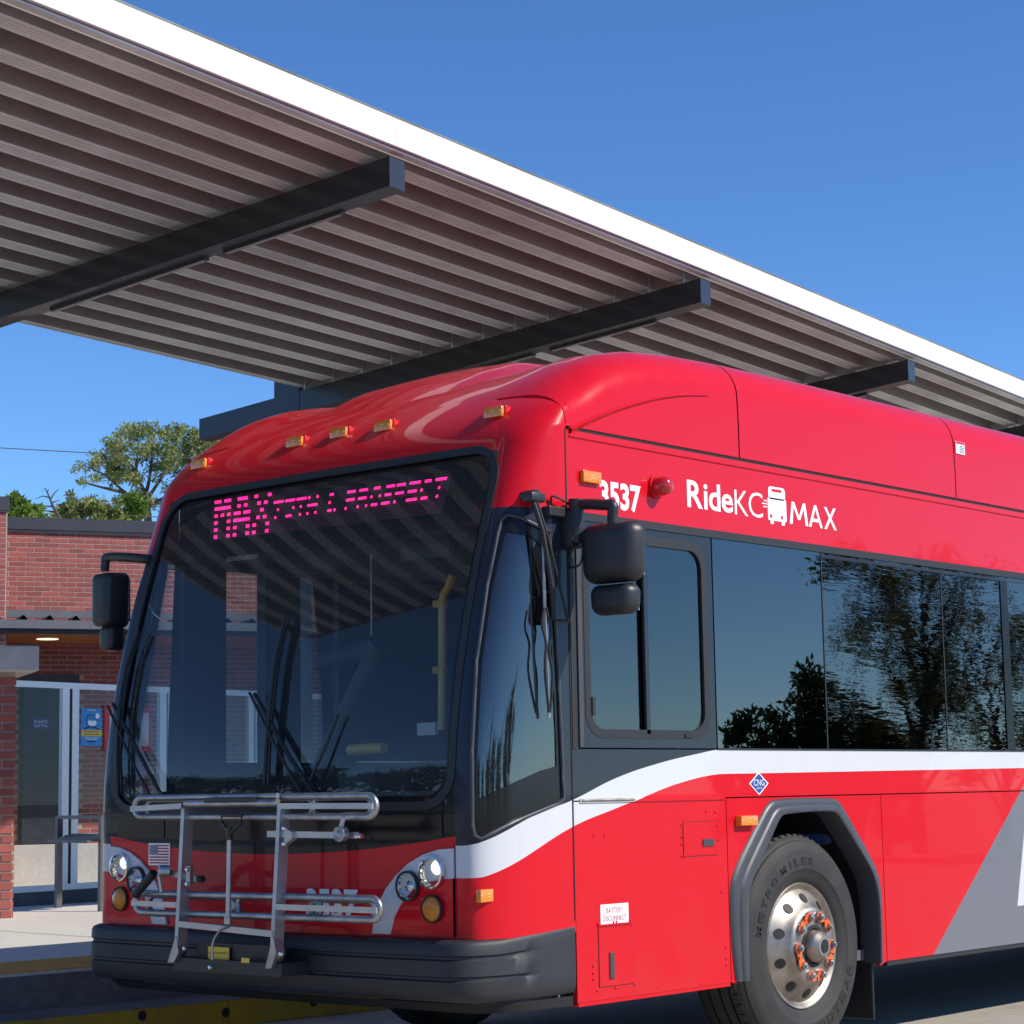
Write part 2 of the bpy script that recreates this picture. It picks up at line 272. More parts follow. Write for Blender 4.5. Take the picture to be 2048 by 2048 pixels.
# ------------------------------------------------------------------ mesh helpers
def P(*a): return np.array(a, float)
class MB:
    def __init__(s): s.v = []; s.f = []; s.mi = []; s.tint = None
    def add(s, vs, fs, mi=0):
        o = len(s.v); s.v += [tuple(map(float, p)) for p in vs]; s.f += [tuple(i + o for i in q) for q in fs]; s.mi += [mi] * len(fs); return s
    def box(s, x0, x1, y0, y1, z0, z1, mi=0):
        v = [(x, y, z) for z in (z0, z1) for y in (y0, y1) for x in (x0, x1)]
        return s.add(v, [(0, 2, 3, 1), (4, 5, 7, 6), (0, 1, 5, 4), (2, 6, 7, 3), (0, 4, 6, 2), (1, 3, 7, 5)], mi)
    def obox(s, o, ax, ay, az, mi=0):       # box from corner o with edge vectors
        o, ax, ay, az = (np.array(q, float) for q in (o, ax, ay, az))
        v = [o + i * ax + j * ay + k * az for k in (0, 1) for j in (0, 1) for i in (0, 1)]
        return s.add(v, [(0, 2, 3, 1), (4, 5, 7, 6), (0, 1, 5, 4), (2, 6, 7, 3), (0, 4, 6, 2), (1, 3, 7, 5)], mi)
    def prism(s, poly, off, mi=0):          # poly: 3-D points, off: extrusion vector
        n = len(poly); a = [np.array(p, float) for p in poly]; b = [p + np.array(off, float) for p in a]
        return s.add(a + b, [tuple(range(n))[::-1], tuple(range(n, 2 * n))] + [(i, (i + 1) % n, n + (i + 1) % n, n + i) for i in range(n)], mi)
    def ring(s, outer, inner, off, mi=0):   # closed band between two loops of equal length, extruded
        n = len(outer); o = np.array(off, float)
        A = [np.array(p, float) for p in outer]; B = [np.array(p, float) for p in inner]
        v = A + B + [p + o for p in A] + [p + o for p in B]; f = []
        for i in range(n):
            j = (i + 1) % n
            f += [(i, j, n + j, n + i), (2 * n + i, 3 * n + i, 3 * n + j, 2 * n + j), (i, 2 * n + i, 2 * n + j, j), (n + i, n + j, 3 * n + j, 3 * n + i)]
        return s.add(v, f, mi)
    def tube(s, path, r, n=8, closed=False, caps=True, mi=0):
        pts = [np.array(p, float) for p in path]; m = len(pts); rs = r if hasattr(r, '__len__') else [r] * m
        v = []; up = None
        for i in range(m):
            a = pts[(i - 1) % m] if (closed or i > 0) else pts[i]; b = pts[(i + 1) % m] if (closed or i < m - 1) else pts[i]
            t = _n(b - a)
            if up is None: up = np.array([0, 0, 1.]) if abs(t[2]) < 0.9 else np.array([1., 0, 0])
            e1 = np.cross(t, up); e1 = _n(e1); e2 = np.cross(e1, t); up = e2
            v += [pts[i] + rs[i] * (math.cos(q) * e1 + math.sin(q) * e2) for q in (2 * math.pi * k / n for k in range(n))]
        f = []
        for i in range(m if closed else m - 1):
            j = (i + 1) % m; f += [(i * n + k, i * n + (k + 1) % n, j * n + (k + 1) % n, j * n + k) for k in range(n)]
        if caps and not closed: f += [tuple(range(n))[::-1], tuple((m - 1) * n + k for k in range(n))]
        return s.add(v, f, mi)
    def cyl(s, a, b, r0, r1=None, n=16, mi=0): return s.tube([a, b], [r0, r0 if r1 is None else r1], n, mi=mi)
    def grid(s, G, mi=0, keep=None):
        R = len(G); C = len(G[0]); v = [p for row in G for p in row]
        f = [(i * C + j, i * C + j + 1, (i + 1) * C + j + 1, (i + 1) * C + j) for i in range(R - 1) for j in range(C - 1) if keep is None or keep(i, j)]
        return s.add(v, f, mi)
    def lathe(s, prof, c, ax, e1, n=48, mi=0):   # prof: (along axis, radius)
        c, ax, e1 = _n([1, 1, 1]) * 0 + np.array(c, float), _n(ax), _n(e1); e2 = np.cross(ax, e1)
        v = [c + a * ax + r * (math.cos(q) * e1 + math.sin(q) * e2) for a, r in prof for q in (2 * math.pi * k / n for k in range(n))]
        return s.add(v, [(i * n + k, i * n + (k + 1) % n, (i + 1) * n + (k + 1) % n, (i + 1) * n + k) for i in range(len(prof) - 1) for k in range(n)], mi)
    def bevel_box(s, x0, x1, y0, y1, z0, z1, r, seg=3, mi=0, warp=None):
        bm = bmesh.new(); bmesh.ops.create_cube(bm, size=1.0)
        for q in bm.verts: q.co = Vector((x0 + (q.co.x + .5) * (x1 - x0), y0 + (q.co.y + .5) * (y1 - y0), z0 + (q.co.z + .5) * (z1 - z0)))
        bmesh.ops.bevel(bm, geom=bm.edges[:], offset=r, segments=seg, profile=0.5, affect='EDGES')
        bm.verts.index_update(); vs = [tuple(q.co) for q in bm.verts]
        if warp: vs = [warp(*q) for q in vs]
        fs = [tuple(q.index for q in fc.verts) for fc in bm.faces]; bm.free(); return s.add(vs, fs, mi)
    def xf(s, Mx): s.v = [tuple(Mx @ Vector(p)) for p in s.v]; return s
    def build(s, name, mats, parent=None, smooth=None, local=False, fix=True):
        me = bpy.data.meshes.new(name); me.from_pydata(s.v, [], s.f)
        if isinstance(mats, str): mats = [mats]
        for k in mats: me.materials.append(MATS[k])
        if len(mats) > 1: me.polygons.foreach_set('material_index', s.mi)
        if fix:
            bm = bmesh.new(); bm.from_mesh(me); bmesh.ops.recalc_face_normals(bm, faces=bm.faces[:]); bm.to_mesh(me); bm.free()
        if s.tint is not None:
            a = me.attributes.new('tint', 'FLOAT', 'POINT'); a.data.foreach_set('value', s.tint)
        if smooth is not None:
            me.polygons.foreach_set('use_smooth', [True] * len(me.polygons)); me.set_sharp_from_angle(angle=math.radians(smooth))
        o = bpy.data.objects.new(name, me); COL.objects.link(o)
        if parent is not None: par(o, parent, local)
        return o
LOCS = {}
def worldloc(o):
    p = Vector(o.location); q = o.parent
    return p if q is None else p
def par(o, p, local=False):
    o.parent = p
    if not local:
        r = p
        while r.parent is not None: r = r.parent
        if p.parent is None: o.matrix_parent_inverse = Matrix.Translation(Vector(p.location)).inverted()
        # a part under a part: both are authored in world space, the parent part carries no transform of its own
def empty(name, loc=(0, 0, 0), label=None, cat=None, group=None):
    o = bpy.data.objects.new(name, None); COL.objects.link(o); o.location = loc; o.empty_display_size = 0.2
    tag(o, label, cat, group); return o
def tag(o, label=None, cat=None, group=None, kind=None):
    if label: o['label'] = label
    if cat: o['category'] = cat
    if group: o['group'] = group
    if kind: o['kind'] = kind
    return o
def text_geo(txt, size, bold=0.0, sx=1.0, spacing=1.0, res=3):
    cu = bpy.data.curves.new('t', 'FONT'); cu.body = txt; cu.size = size; cu.offset = bold; cu.resolution_u = res; cu.space_character = spacing
    o = bpy.data.objects.new('t', cu); me = bpy.data.meshes.new_from_object(o)
    v = [(p.co.x * sx, p.co.y) for p in me.vertices]; f = [tuple(q.vertices) for q in me.polygons]
    bpy.data.objects.remove(o); bpy.data.curves.remove(cu); bpy.data.meshes.remove(me); return v, f
def text_on(mb, txt, o, ex, ey, height, width=None, bold=0.0, spacing=1.0, nrm=(0, 0, 0), mi=0, center=False):
    """put flat lettering with its lower left corner at o; height = cap height, width = total width"""
    v, f = text_geo(txt, 1.0, bold, 1.0, spacing)
    if not v: return mb
    a = np.array(v); lo = a.min(0); hi = a.max(0); hgt = hi[1] - lo[1]; k = height / hgt
    kx = k if width is None else width / (hi[0] - lo[0])
    o = np.array(o, float); ex = np.array(ex, float); ey = np.array(ey, float)
    dx = (-(hi[0] - lo[0]) * kx / 2) if center else 0
    return mb.add([o + ex * ((x - lo[0]) * kx + dx) + ey * ((y - lo[1]) * k) + np.array(nrm, float) for x, y in v], f, mi)
def rrect(x0, x1, z0, z1, r, n=6):
    pts = []
    for cx, cz, a0 in ((x1 - r, z1 - r, 0), (x0 + r, z1 - r, 90), (x0 + r, z0 + r, 180), (x1 - r, z0 + r, 270)):
        pts += [(cx + r * math.cos(math.radians(a0 + 90 * k / n)), cz + r * math.sin(math.radians(a0 + 90 * k / n))) for k in range(n + 1)]
    return pts
def in_rr(x, z, x0, x1, z0, z1, r):
    dx = max(x0 + r - x, x - (x1 - r), 0); dz = max(z0 + r - z, z - (z1 - r), 0)
    return x0 < x < x1 and z0 < z < z1 and (dx * dx + dz * dz <= r * r)
def interp(t, pts):
    xs, ys = zip(*pts); return float(np.interp(t, xs, ys))
def smooth_path(pts, n=6):
    """Catmull-Rom through pts"""
    p = [np.array(q, float) for q in pts]; p = [2 * p[0] - p[1]] + p + [2 * p[-1] - p[-2]]; out = []
    for i in range(1, len(p) - 2):
        for k in range(n):
            t = k / n; a, b, c, d = p[i - 1:i + 3]
            out.append(0.5 * ((2 * b) + (c - a) * t + (2 * a - 5 * b + 4 * c - d) * t * t + (3 * b - a - 3 * c + d) * t ** 3))
    return out + [p[-2]]
# ================================================================== SETTING
def struct(mb, name, mat, parent=None, **k):
    o = mb.build(name, mat, parent, **k)
    if parent is None: o['kind'] = 'structure'
    return o
struct(MB().add([(-400, -400, 0), (400, -400, 0), (400, 400, 0), (-400, 400, 0)], [(0, 1, 2, 3)]), 'ground', 'road_concrete')
KD = _n([0.085, 0.996, 0]); KN = np.array([-KD[1], KD[0], 0])            # along the kerb / away from the bus
K0 = P(-4.06, 0.434, 0)
def kp(t, d, z): return K0 + KD * t + KN * d + P(0, 0, z)
PROF = [(0, .35), (6.0, .35), (11.5, .12), (16.0, .09), (70, .05)]
def plat_z(p):
    d = float(np.dot(np.array(p[:3]) * P(1, 1, 0) - K0, KN)); return interp(d, PROF)
mb = MB(); T0, T1 = -60.0, 60.0
pr = [(0, -.02)] + PROF + [(70, -.02)]
mb.grid([[kp(T0, d, z) for d, z in pr], [kp(T1, d, z) for d, z in pr]])
platform = struct(mb, 'platform', 'platform_concrete')
# step wall below the platform and the yellow kerb beside the bus lane
mb = MB().obox(kp(T0, -.012, 0.0), KD * 120, KN * .40, P(0, 0, .335))
struct(mb, 'platform_step_wall', 'kerb_concrete')
mb = MB().obox(kp(T0, -.44, 0.0), KD * 120, KN * .43, P(0, 0, .15))
struct(mb, 'kerb', 'kerb_concrete')
mb = MB()
for i in range(50):
    mb.obox(kp(-30 + i * 1.2, -.446, 0.004), KD * 1.194, KN * .02, P(0, 0, .142))
struct(mb, 'kerb_paint', 'kerb_yellow')
# drain holes in the yellow kerb face
for k, (px, py) in enumerate([(285, 2020), (452, 2025), (628, 2004)]):
    c = on_plane(kp(0, -.449, 0), KN, px, py); c = P(c[0], c[1], min(max(c[2], .05), .11))
    o = MB().cyl(c, c + KN * .03, .028, n=14).build('drain_hole', 'hub_black'); o['kind'] = 'structure'
# tactile strip with its domes
tact = struct(MB().obox(kp(T0, .02, .346), KD * 120, KN * .70, P(0, 0, .010)), 'tactile_strip', 'tactile_yellow')
mb = MB()
for i in range(-60, 130):
    for j in range(11):
        c = kp(i * .062, .05 + j * .062, .356); n = 6
        ring = [c + .012 * P(math.cos(2 * math.pi * k / n), math.sin(2 * math.pi * k / n), 0) for k in range(n)]
        top = [c + P(0, 0, .005) + .007 * P(math.cos(2 * math.pi * k / n), math.sin(2 * math.pi * k / n), 0) for k in range(n)]
        mb.add(ring + top, [(k, (k + 1) % n, n + (k + 1) % n, n + k) for k in range(n)] + [tuple(range(n, 2 * n))])
d = mb.build('tactile_dome', 'tactile_yellow', tact, local=True); d['kind'] = 'stuff'
# pavement joints on the platform: shallow dark grooves
mb = MB()
for t in range(-10, 16, 3):
    for a, b in zip(PROF[:-2], PROF[1:-1]):
        p0 = kp(t, max(a[0], .75), a[1] + .003); p1 = kp(t, b[0], b[1] + .003)
        mb.add([p0, p0 + KD * .012, p1 + KD * .012, p1], [(0, 1, 2, 3)])
struct(mb, 'pavement_joint', 'kerb_concrete')

# ================================================================== CANOPY
H = 5.2; CU = _n([-.124, .992, 0]); CV = np.array([-CU[1], CU[0], 0])     # along the canopy / towards the platform
B2 = onz(H, 1421.8, 611.6); SL = -0.098; BAY = 4.14
def cp(u, v, z): return B2 * P(1, 1, 0) + CU * u + CV * v + P(0, 0, z + SL * v)
canopy = empty('bus_canopy', tuple(cp(0, 4.4, 0) * P(1, 1, 0) + P(0, 0, .33)), 'long grey ribbed metal canopy on dark steel beams with white edge, above the bus', 'canopy')
for k in range(-2, 5):
    u0 = BAY * k
    mb = MB().obox(cp(u0 - .165, 0, H), CU * .165, CV * 5.47 + P(0, 0, SL * 5.47), P(0, 0, .20))
    b = mb.build('beam', 'beam_paint', canopy)
    mb = MB().obox(cp(u0 - .17, 4.23, 0) * P(1, 1, 0) + P(0, 0, .34), CU * .175, CV * .30, P(0, 0, 5.155 - .34))
    mb.build('column', 'beam_paint', canopy)
    for v0, v1 in ((.50, 1.55), (1.72, 3.25)):
        mb = MB().obox(cp(u0 - .045, v0, H - .022), CU * .045, CV * (v1 - v0) + P(0, 0, SL * (v1 - v0)), P(0, 0, .022))
        st = mb.build('light_strip', 'beam_paint', canopy)
        mb = MB().obox(cp(u0 - .040, v0 + .02, H - .027), CU * .030, CV * (v1 - v0 - .04) + P(0, 0, SL * (v1 - v0 - .04)), P(0, 0, .005))
        mb.build('diffuser', 'light_diffuser', st, local=True)
    if k % 2 == 0:
        for j in range(13):
            v = .16 + .335 * j; p = cp(u0 - .150, v, H + .19)
            MB().cyl(p, p + P(0, 0, .17), .009, n=8).build('hanger_rod', 'galvanised', canopy)
UA, UB = -11.4, 19.0; PITCH = .335
for q, (ua, ub) in enumerate([(UA, -4.3), (-4.3, 4.9), (4.9, 14.0), (14.0, UB)]):
    prof = []
    v = -.03
    while v < 4.18:
        prof += [(v, .21), (v + .178, .21), (v + .188, 0.0)]
        a = v + .188; wv = .138
        for g in (.30, .50, .70):
            prof += [(a + wv * g - .006, 0), (a + wv * g - .003, .008), (a + wv * g + .003, .008), (a + wv * g + .006, 0)]
        prof += [(a + wv, 0.0), (v + PITCH - .001, .21)]; v += PITCH
    prof = [p for p in prof if p[0] < 4.215] + [(4.215, 0), (4.215, .03)]
    z0 = 5.445
    mb = MB().grid([[cp(ua, a, z0 + b) for a, b in prof], [cp(ub, a, z0 + b) for a, b in prof]])
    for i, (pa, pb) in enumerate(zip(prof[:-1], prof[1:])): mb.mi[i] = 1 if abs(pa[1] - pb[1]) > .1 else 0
    mb.grid([[cp(ua, a, z0 + .225) for a in (-.03, 4.215)], [cp(ub, a, z0 + .225) for a in (-.03, 4.215)]])
    mb.build('roof_deck', ['deck_metal', 'deck_web_shade'], canopy, fix=False)
MB().obox(cp(UA - .03, -.055, 5.432), CU * .03, CV * 4.285 + P(0, 0, SL * 4.285), P(0, 0, .235)).build('end_fascia', 'beam_paint', canopy)
JOINTS = [UA, -4.30, 4.9, 14.0, UB]
for a, b in zip(JOINTS[:-1], JOINTS[1:]):
    mb = MB().obox(cp(a, -.055, 5.452), CU * (b - a - .004), CV * .03, P(0, 0, .185))
    mb.build('edge_fascia', 'fascia_metal', canopy)
    mb = MB().obox(cp(a, -.025, 5.432), CU * (b - a), CV * .06, P(0, 0, .015))
    mb.build('drip_trim', 'deck_metal', canopy)
    mb = MB().obox(cp(a, 4.216, 5.435), CU * (b - a), CV * .015, P(0, 0, .12))
    mb.build('rear_trim', 'deck_metal', canopy)

# ================================================================== BRICK BUILDING
WD = _n([.446, .895, 0]); WN = _n([.895, -.446, 0])
W0 = at(25.4, 106, 1802); GZ = .10
def wall_px(px, py, off=0.0):
    p = on_plane(W0 + WN * off, WN, px, py); return float(np.dot(p - W0, WD)), float(p[2])
def wp(s_, z, off=0.0): return P(W0[0], W0[1], 0) + WD * s_ + WN * off + P(0, 0, z)
def project(p):
    q = M @ (np.array(p, float) - CAM); return 1024 + F_PX * q[0] / q[2], 1024 + F_PX * q[1] / q[2]
building = empty('brick_building', tuple(wp(4, GZ - .05)), 'low red brick building with dark coping and a grey awning, behind the platform', 'building')
s_l = wall_px(13, 1100)[0] - 1.2; s_r = s_l + 16.5
zc0 = wall_px(100, 1061)[1]; zc1 = wall_px(100, 1037)[1]
MB().obox(wp(s_l, 0, -.30), WD * (s_r - s_l), WN * .3035, P(0, 0, zc0)).build('wall', 'mortar', building)
MB().obox(wp(s_l, zc0, -.36), WD * (s_r - s_l), WN * .42, P(0, 0, zc1 - zc0)).build('coping', 'dark_coping', building)
MB().obox(wp(s_l, zc0 - .022, -.30), WD * (s_r - s_l), WN * .345, P(0, 0, .02)).build('coping_flashing', 'awning_metal', building)
CH = 0.0605; BL = 0.206
def brick_mesh(lx, ly, lz):
    me_name = 'brick'; g = MB(); e = .003
    g.obox((e, 0, e), (lx - 2 * e, 0, 0), (0, ly, 0), (0, 0, lz - 2 * e)); me = bpy.data.meshes.new(me_name); me.from_pydata(g.v, [], g.f); me.materials.append(MATS['brick']); return me
bmesh_ = brick_mesh(BL - .006, .02, CH - .006); bmesh_h = brick_mesh(BL / 2 - .006, .02, CH - .006)
RB = Matrix((tuple(WD), tuple(WN), (0, 0, 1))).transposed().to_4x4()
dl, dz0 = wall_px(34, 1690); dr, dz1 = wall_px(158, 1349)                     # the dark door on the wall
cand = []; nrow = int((zc0 - GZ) / CH)
for r in range(nrow):
    z = zc0 - .03 - (r + 1) * CH
    if z < GZ: break
    for q in range(int((s_r - s_l) / BL)):
        sx = s_l + q * BL + (BL / 2 if r % 2 else 0)
        if dl < sx + BL / 2 < dr and z < dz1 - .05 and z > dz0: continue
        p = wp(sx, z, -.012); px, py = project(p + WD * .1 + P(0, 0, .03))
        vis = 8 < px < 316 and (1064 < py < 1218 or 1284 < py < 1352 or (155 < px and 1352 < py < 1690))
        cand.append((vis, py, p, sx, z))
mbk = MB(); tints = []; single = 0
for vis, py, p, sx, z in cand:
    if vis and single < 292:
        o = bpy.data.objects.new('brick', bmesh_); COL.objects.link(o); o.parent = building
        o.matrix_parent_inverse = Matrix.Translation(Vector(building.location)).inverted()
        o.matrix_basis = Matrix.Translation(Vector(p)) @ RB; single += 1
    else:
        n0 = len(mbk.v); mbk.obox(p + WD * .003 + P(0, 0, .003), WD * (BL - .015), WN * .02, P(0, 0, CH - .0145)); tints += [random.random()] * (len(mbk.v) - n0)
mbk.tint = tints; o = mbk.build('brick_field', 'brick', building, fix=False); o['kind'] = 'stuff'
# door, lintel, door sign, raised landing
MB().obox(wp(dl, dz0, -.01), WD * (dr - dl), WN * .05, P(0, 0, dz1 - dz0)).build('door_frame', 'dark_coping', building)
door = MB().obox(wp(dl + .04, dz0 + .01, .042), WD * (dr - dl - .08), WN * .03, P(0, 0, dz1 - dz0 - .12)).build('door', 'door_dark', building)
a0 = wall_px(65, 1458, .075); a1 = wall_px(98, 1437, .075)
MB().obox(wp(a0[0], a0[1], .074), WD * (a1[0] - a0[0]), WN * .004, P(0, 0, a1[1] - a0[1])).build('door_sign', 'blue_print', door, local=True)
mb = MB(); hh = (a1[1] - a0[1])
text_on(mb, 'RideKC', wp(a0[0] + .02, a0[1] + hh * .56, .080), WD, (0, 0, 1), hh * .30, (a1[0] - a0[0]) * .82)
text_on(mb, 'Staff Only', wp(a0[0] + .02, a0[1] + hh * .12, .080), WD, (0, 0, 1), hh * .32, (a1[0] - a0[0]) * .82)
mb.build('sign_lettering', 'white_print', door, local=True)
MB().obox(wp(dr - .16, dz0 + 1.0, .075), WD * .10, WN * .05, P(0, 0, .02)).build('door_handle', 'chrome', door, local=True)
MB().obox(wp(s_l, 0, -.01), WD * (s_r - s_l), WN * .55, P(0, 0, dz0)).build('landing', 'platform_concrete', building)
# awning
OV = 1.75
def aw(px, py, off): return wall_px(px, py, off)
za = [aw(100, y, OV)[1] for y in (1216.5, 1232, 1240, 1257, 1266)]
awn = MB().obox(wp(s_l, za[3], OV - .10), WD * (s_r - s_l), WN * .10, P(0, 0, za[2] - za[3])).build('awning', 'awning_metal', building)
MB().obox(wp(s_l, za[1], OV - .32), WD * (s_r - s_l), WN * .06, P(0, 0, za[0] - za[1])).build('awning_flashing', 'awning_metal', awn, local=True)
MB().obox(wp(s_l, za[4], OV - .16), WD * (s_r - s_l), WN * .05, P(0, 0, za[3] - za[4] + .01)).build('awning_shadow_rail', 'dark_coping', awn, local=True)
mb = MB(); prof = []; q = 0.0
while q < s_r - s_l:
    prof += [(q, 0), (q + .19, 0), (q + .23, .05), (q + .25, .05), (q + .29, 0)]; q += .30
mb.grid([[wp(s_l + a, za[2] + .004 + b, OV - .02) for a, b in prof], [wp(s_l + a, za[2] + .004 + b, 0.0) for a, b in prof]])
mb.build('awning_deck', 'dark_coping', awn, local=True, fix=False)
MB().obox(wp(s_l, za[4] + .002, .012), WD * (s_r - s_l), WN * (OV - .18), P(0, 0, .03)).build('soffit', 'soffit_wood', awn, local=True)
c = on_plane(P(0, 0, za[4]), P(0, 0, 1), 95, 1278)
MB().cyl(c + P(0, 0, -.006), c + P(0, 0, .01), .13, n=24).build('downlight', 'downlight_glow', awn, local=True)
# wing of the building that stands forward at its corner
pl, _ = wall_px(13, 1100, 1.6)
wing = empty('brick_wing', tuple(wp(pl - 1.0, GZ - .05, 1.0)), 'narrow red brick wing with taller dark coping, standing forward of the brick wall', 'building')
zt = aw(6, 994, 1.6)[1]; zb = aw(6, 1021, 1.6)[1]
MB().obox(wp(pl - 3.0, 0, .02), WD * 3.003, WN * 1.5835, P(0, 0, zb)).build('wall', 'mortar', wing)
MB().obox(wp(pl - 3.05, zb, -.02), WD * 3.075, WN * 1.665, P(0, 0, zt - zb)).build('coping', 'dark_coping', wing)
RBw = RB
mbk = MB(); tints = []; n_single = 0
for r in range(int((zb - GZ) / CH)):
    z = zb - .01 - (r + 1) * CH
    for q in range(14):
        sx = pl - (q + 1) * BL + (0 if r % 2 else BL / 2)
        half = sx + BL > pl + .01
        if half: sx = pl - BL / 2 ; 
        p = wp(sx, z, 1.588); px, py = project(p + WD * .08)
        if px > -25 and py < 1300 and n_single < 290:
            o = bpy.data.objects.new('brick', bmesh_h if half else bmesh_); COL.objects.link(o); o.parent = wing
            o.matrix_parent_inverse = Matrix.Translation(Vector(wing.location)).inverted(); o.matrix_basis = Matrix.Translation(Vector(p)) @ RB; n_single += 1
        else:
            L = BL / 2 if half else BL
            n0 = len(mbk.v); mbk.obox(p, WD * (L - .009), WN * .02, P(0, 0, CH - .009)); tints += [random.random()] * (len(mbk.v) - n0)
    for q in range(7):                                       # the return face towards the wall
        y0 = 1.59 - (q + 1) * BL - (0 if r % 2 else -BL / 2)
        if y0 < .03: continue
        n0 = len(mbk.v); mbk.obox(wp(pl - .012, z, y0), WD * .02, WN * (min(BL, 1.60 - y0) - .009), P(0, 0, CH - .009)); tints += [random.random()] * (len(mbk.v) - n0)
mbk.tint = tints; o = mbk.build('brick_field', 'brick', wing, fix=False); o['kind'] = 'stuff'
# ------------------------------------------------------------------ freestanding brick pillar with cast stone cap
PB = onz(.35, 25, 1836); PD = 16.8; CHp = .075
pillar = empty('brick_pillar', tuple(PB - WD * .3), 'red brick pillar with pale cast stone cap, standing on the platform', 'pillar')
def pp(a, z, d): return P(PB[0], PB[1], 0) + WD * a - WN * d + P(0, 0, z)       # a<=0 to the left, d back from the face
zcap0 = on_plane(PB, WN, 36, 1344)[2]; zcap1 = on_plane(PB, WN, 36, 1294)[2]
PWD = .62
MB().obox(pp(-PWD + .005, .30, PWD - .005), WD * (PWD - .010), WN * (PWD - .010), P(0, 0, zcap0 - .30)).build('mortar_core', 'mortar', pillar)
mb = MB(); mb.bevel_box(-PWD - .16, .16, -.16, PWD + .16, 0, zcap1 - zcap0, .012, 2)
mb.v = [tuple(pp(x, zcap0 + z, y)) for x, y, z in mb.v]; mb.build('stone_cap', 'cast_stone', pillar)
bm_p = brick_mesh(PWD / 3 - .011, .04, CHp - .011); bm_ph = brick_mesh(PWD / 6 - .011, .04, CHp - .011)
r = 0; z = .35
while z + CHp < zcap0 + .02:
    L = PWD / 3; xs = [0, L, 2 * L] if r % 2 else [-L / 2, L / 2, 3 * L / 2, 5 * L / 2]
    for face in (0, 1):
        for x0 in xs:
            a, b = max(x0, 0), min(x0 + L, PWD); me = bm_p if b - a > L * .8 else bm_ph
            o = bpy.data.objects.new('brick', me); COL.objects.link(o); o.parent = pillar
            o.matrix_parent_inverse = Matrix.Translation(Vector(pillar.location)).inverted()
            if face == 0: o.matrix_basis = Matrix.Translation(Vector(pp(-PWD + a + .005, z, .034))) @ RB
            else: o.matrix_basis = Matrix.Translation(Vector(pp(-.034, z, a + .005))) @ Matrix((tuple(-WN), tuple(WD), (0, 0, 1))).transposed().to_4x4()
    z += CHp; r += 1
# ------------------------------------------------------------------ glazed windscreen on the platform
WS0 = onz(.24, 130, 1815); WSN = CV
def ws_px(px, py):
    p = on_plane(WS0, WSN, px, py); return float(np.dot(p - WS0, CU)), float(p[2])
def wsp(t, z, d=0.0): return P(WS0[0], WS0[1], 0) + CU * t + CV * d + P(0, 0, z)
screen = empty('glass_windscreen', tuple(WS0), 'glass windscreen in a pale aluminium frame, standing before the brick building', 'windscreen')
t_l = ws_px(20, 1500)[0] - .6; t_r = t_l + 7.2
zh1 = ws_px(130, 1365)[1]; zh0 = ws_px(130, 1377)[1]; zs1 = ws_px(130, 1768)[1]; zs0 = ws_px(130, 1780)[1]
MB().obox(wsp(t_l, zh0), CU * (t_r - t_l), CV * .05, P(0, 0, zh1 - zh0)).build('header_rail', 'white_frame', screen)
MB().obox(wsp(t_l, zs0), CU * (t_r - t_l), CV * .05, P(0, 0, zs1 - zs0)).build('sill_rail', 'white_frame', screen)
MB().obox(wsp(t_l, .05, -.03), CU * (t_r - t_l), CV * .14, P(0, 0, zs0 - .055)).build('footing', 'kerb_concrete', screen)
posts = []
for x0, x1 in ((124.5, 138), (144, 157.5), (320, 333), (342, 356), (498, 508), (512, 524), (660, 674), (700, 712)):
    t0 = ws_px(x0, 1550)[0]; t1 = ws_px(x1, 1550)[0]; posts.append((t0, t1))
    MB().obox(wsp(t0, zs1, .002), CU * (t1 - t0), CV * .046, P(0, 0, zh0 - zs1)).build('post', 'white_frame', screen)
edges = [t_l] + [e for p in posts for e in p] + [t_r]
for a, b in zip(edges[0::2], edges[1::2]):
    if b - a > .12: MB().obox(wsp(a, zs1, .02), CU * (b - a), CV * .006, P(0, 0, zh0 - zs1)).build('pane', 'clear_glass', screen)
MB().obox(wsp(posts[0][1], zs1, .012), CU * (posts[1][0] - posts[0][1]), CV * .03, P(0, 0, zh0 - zs1)).build('gasket', 'black_rubber', screen)
# blue mask notice
def sheet(px0, py0, px1, py1):
    a = ws_px(px0, py1); b = ws_px(px1, py0); return a[0], b[0], a[1], b[1]
t0, t1, z0, z1 = sheet(160.5, 1417.5, 203, 1492); W = t1 - t0; Hh = z1 - z0
poster = empty('mask_notice', tuple(wsp(t0, z0, -.01)), 'blue mask notice with a yellow band, fixed to the glass windscreen', 'notice')
fwd = -.004
MB().obox(wsp(t0, z0, fwd - .004), CU * W, CV * .004, P(0, 0, Hh)).build('sheet', 'blue_poster', poster)
MB().obox(wsp(t0, z0 + Hh * .26, fwd - .006), CU * W, CV * .0015, P(0, 0, Hh * .17)).build('yellow_band', 'yellow_print', poster)
def disc(cx, cz, rx, rz, d, n=28, a0=0, a1=360):
    return [wsp(t0 + cx * W + rx * W * math.cos(math.radians(a0 + (a1 - a0) * k / n)), z0 + cz * Hh + rz * Hh * math.sin(math.radians(a0 + (a1 - a0) * k / n)), d) for k in range(n + (0 if a1 - a0 == 360 else 1))]
mb = MB(); mb.ring(disc(.5, .68, .27, .17, fwd - .006), disc(.5, .68, .235, .148, fwd - .006), -CV * .001)
mb.tube([wsp(t0 + (.16 + .68 * k / 12) * W, z0 + (.45 + .06 * math.sin(math.pi * k / 12)) * Hh, fwd - .006) for k in range(13)], .006, 6)
mb.prism(disc(.42, .74, .022, .012, fwd - .006, 10), -CV * .001); mb.prism(disc(.62, .74, .022, .012, fwd - .006, 10), -CV * .001)
mb.build('face_outline', 'navy_print', poster)
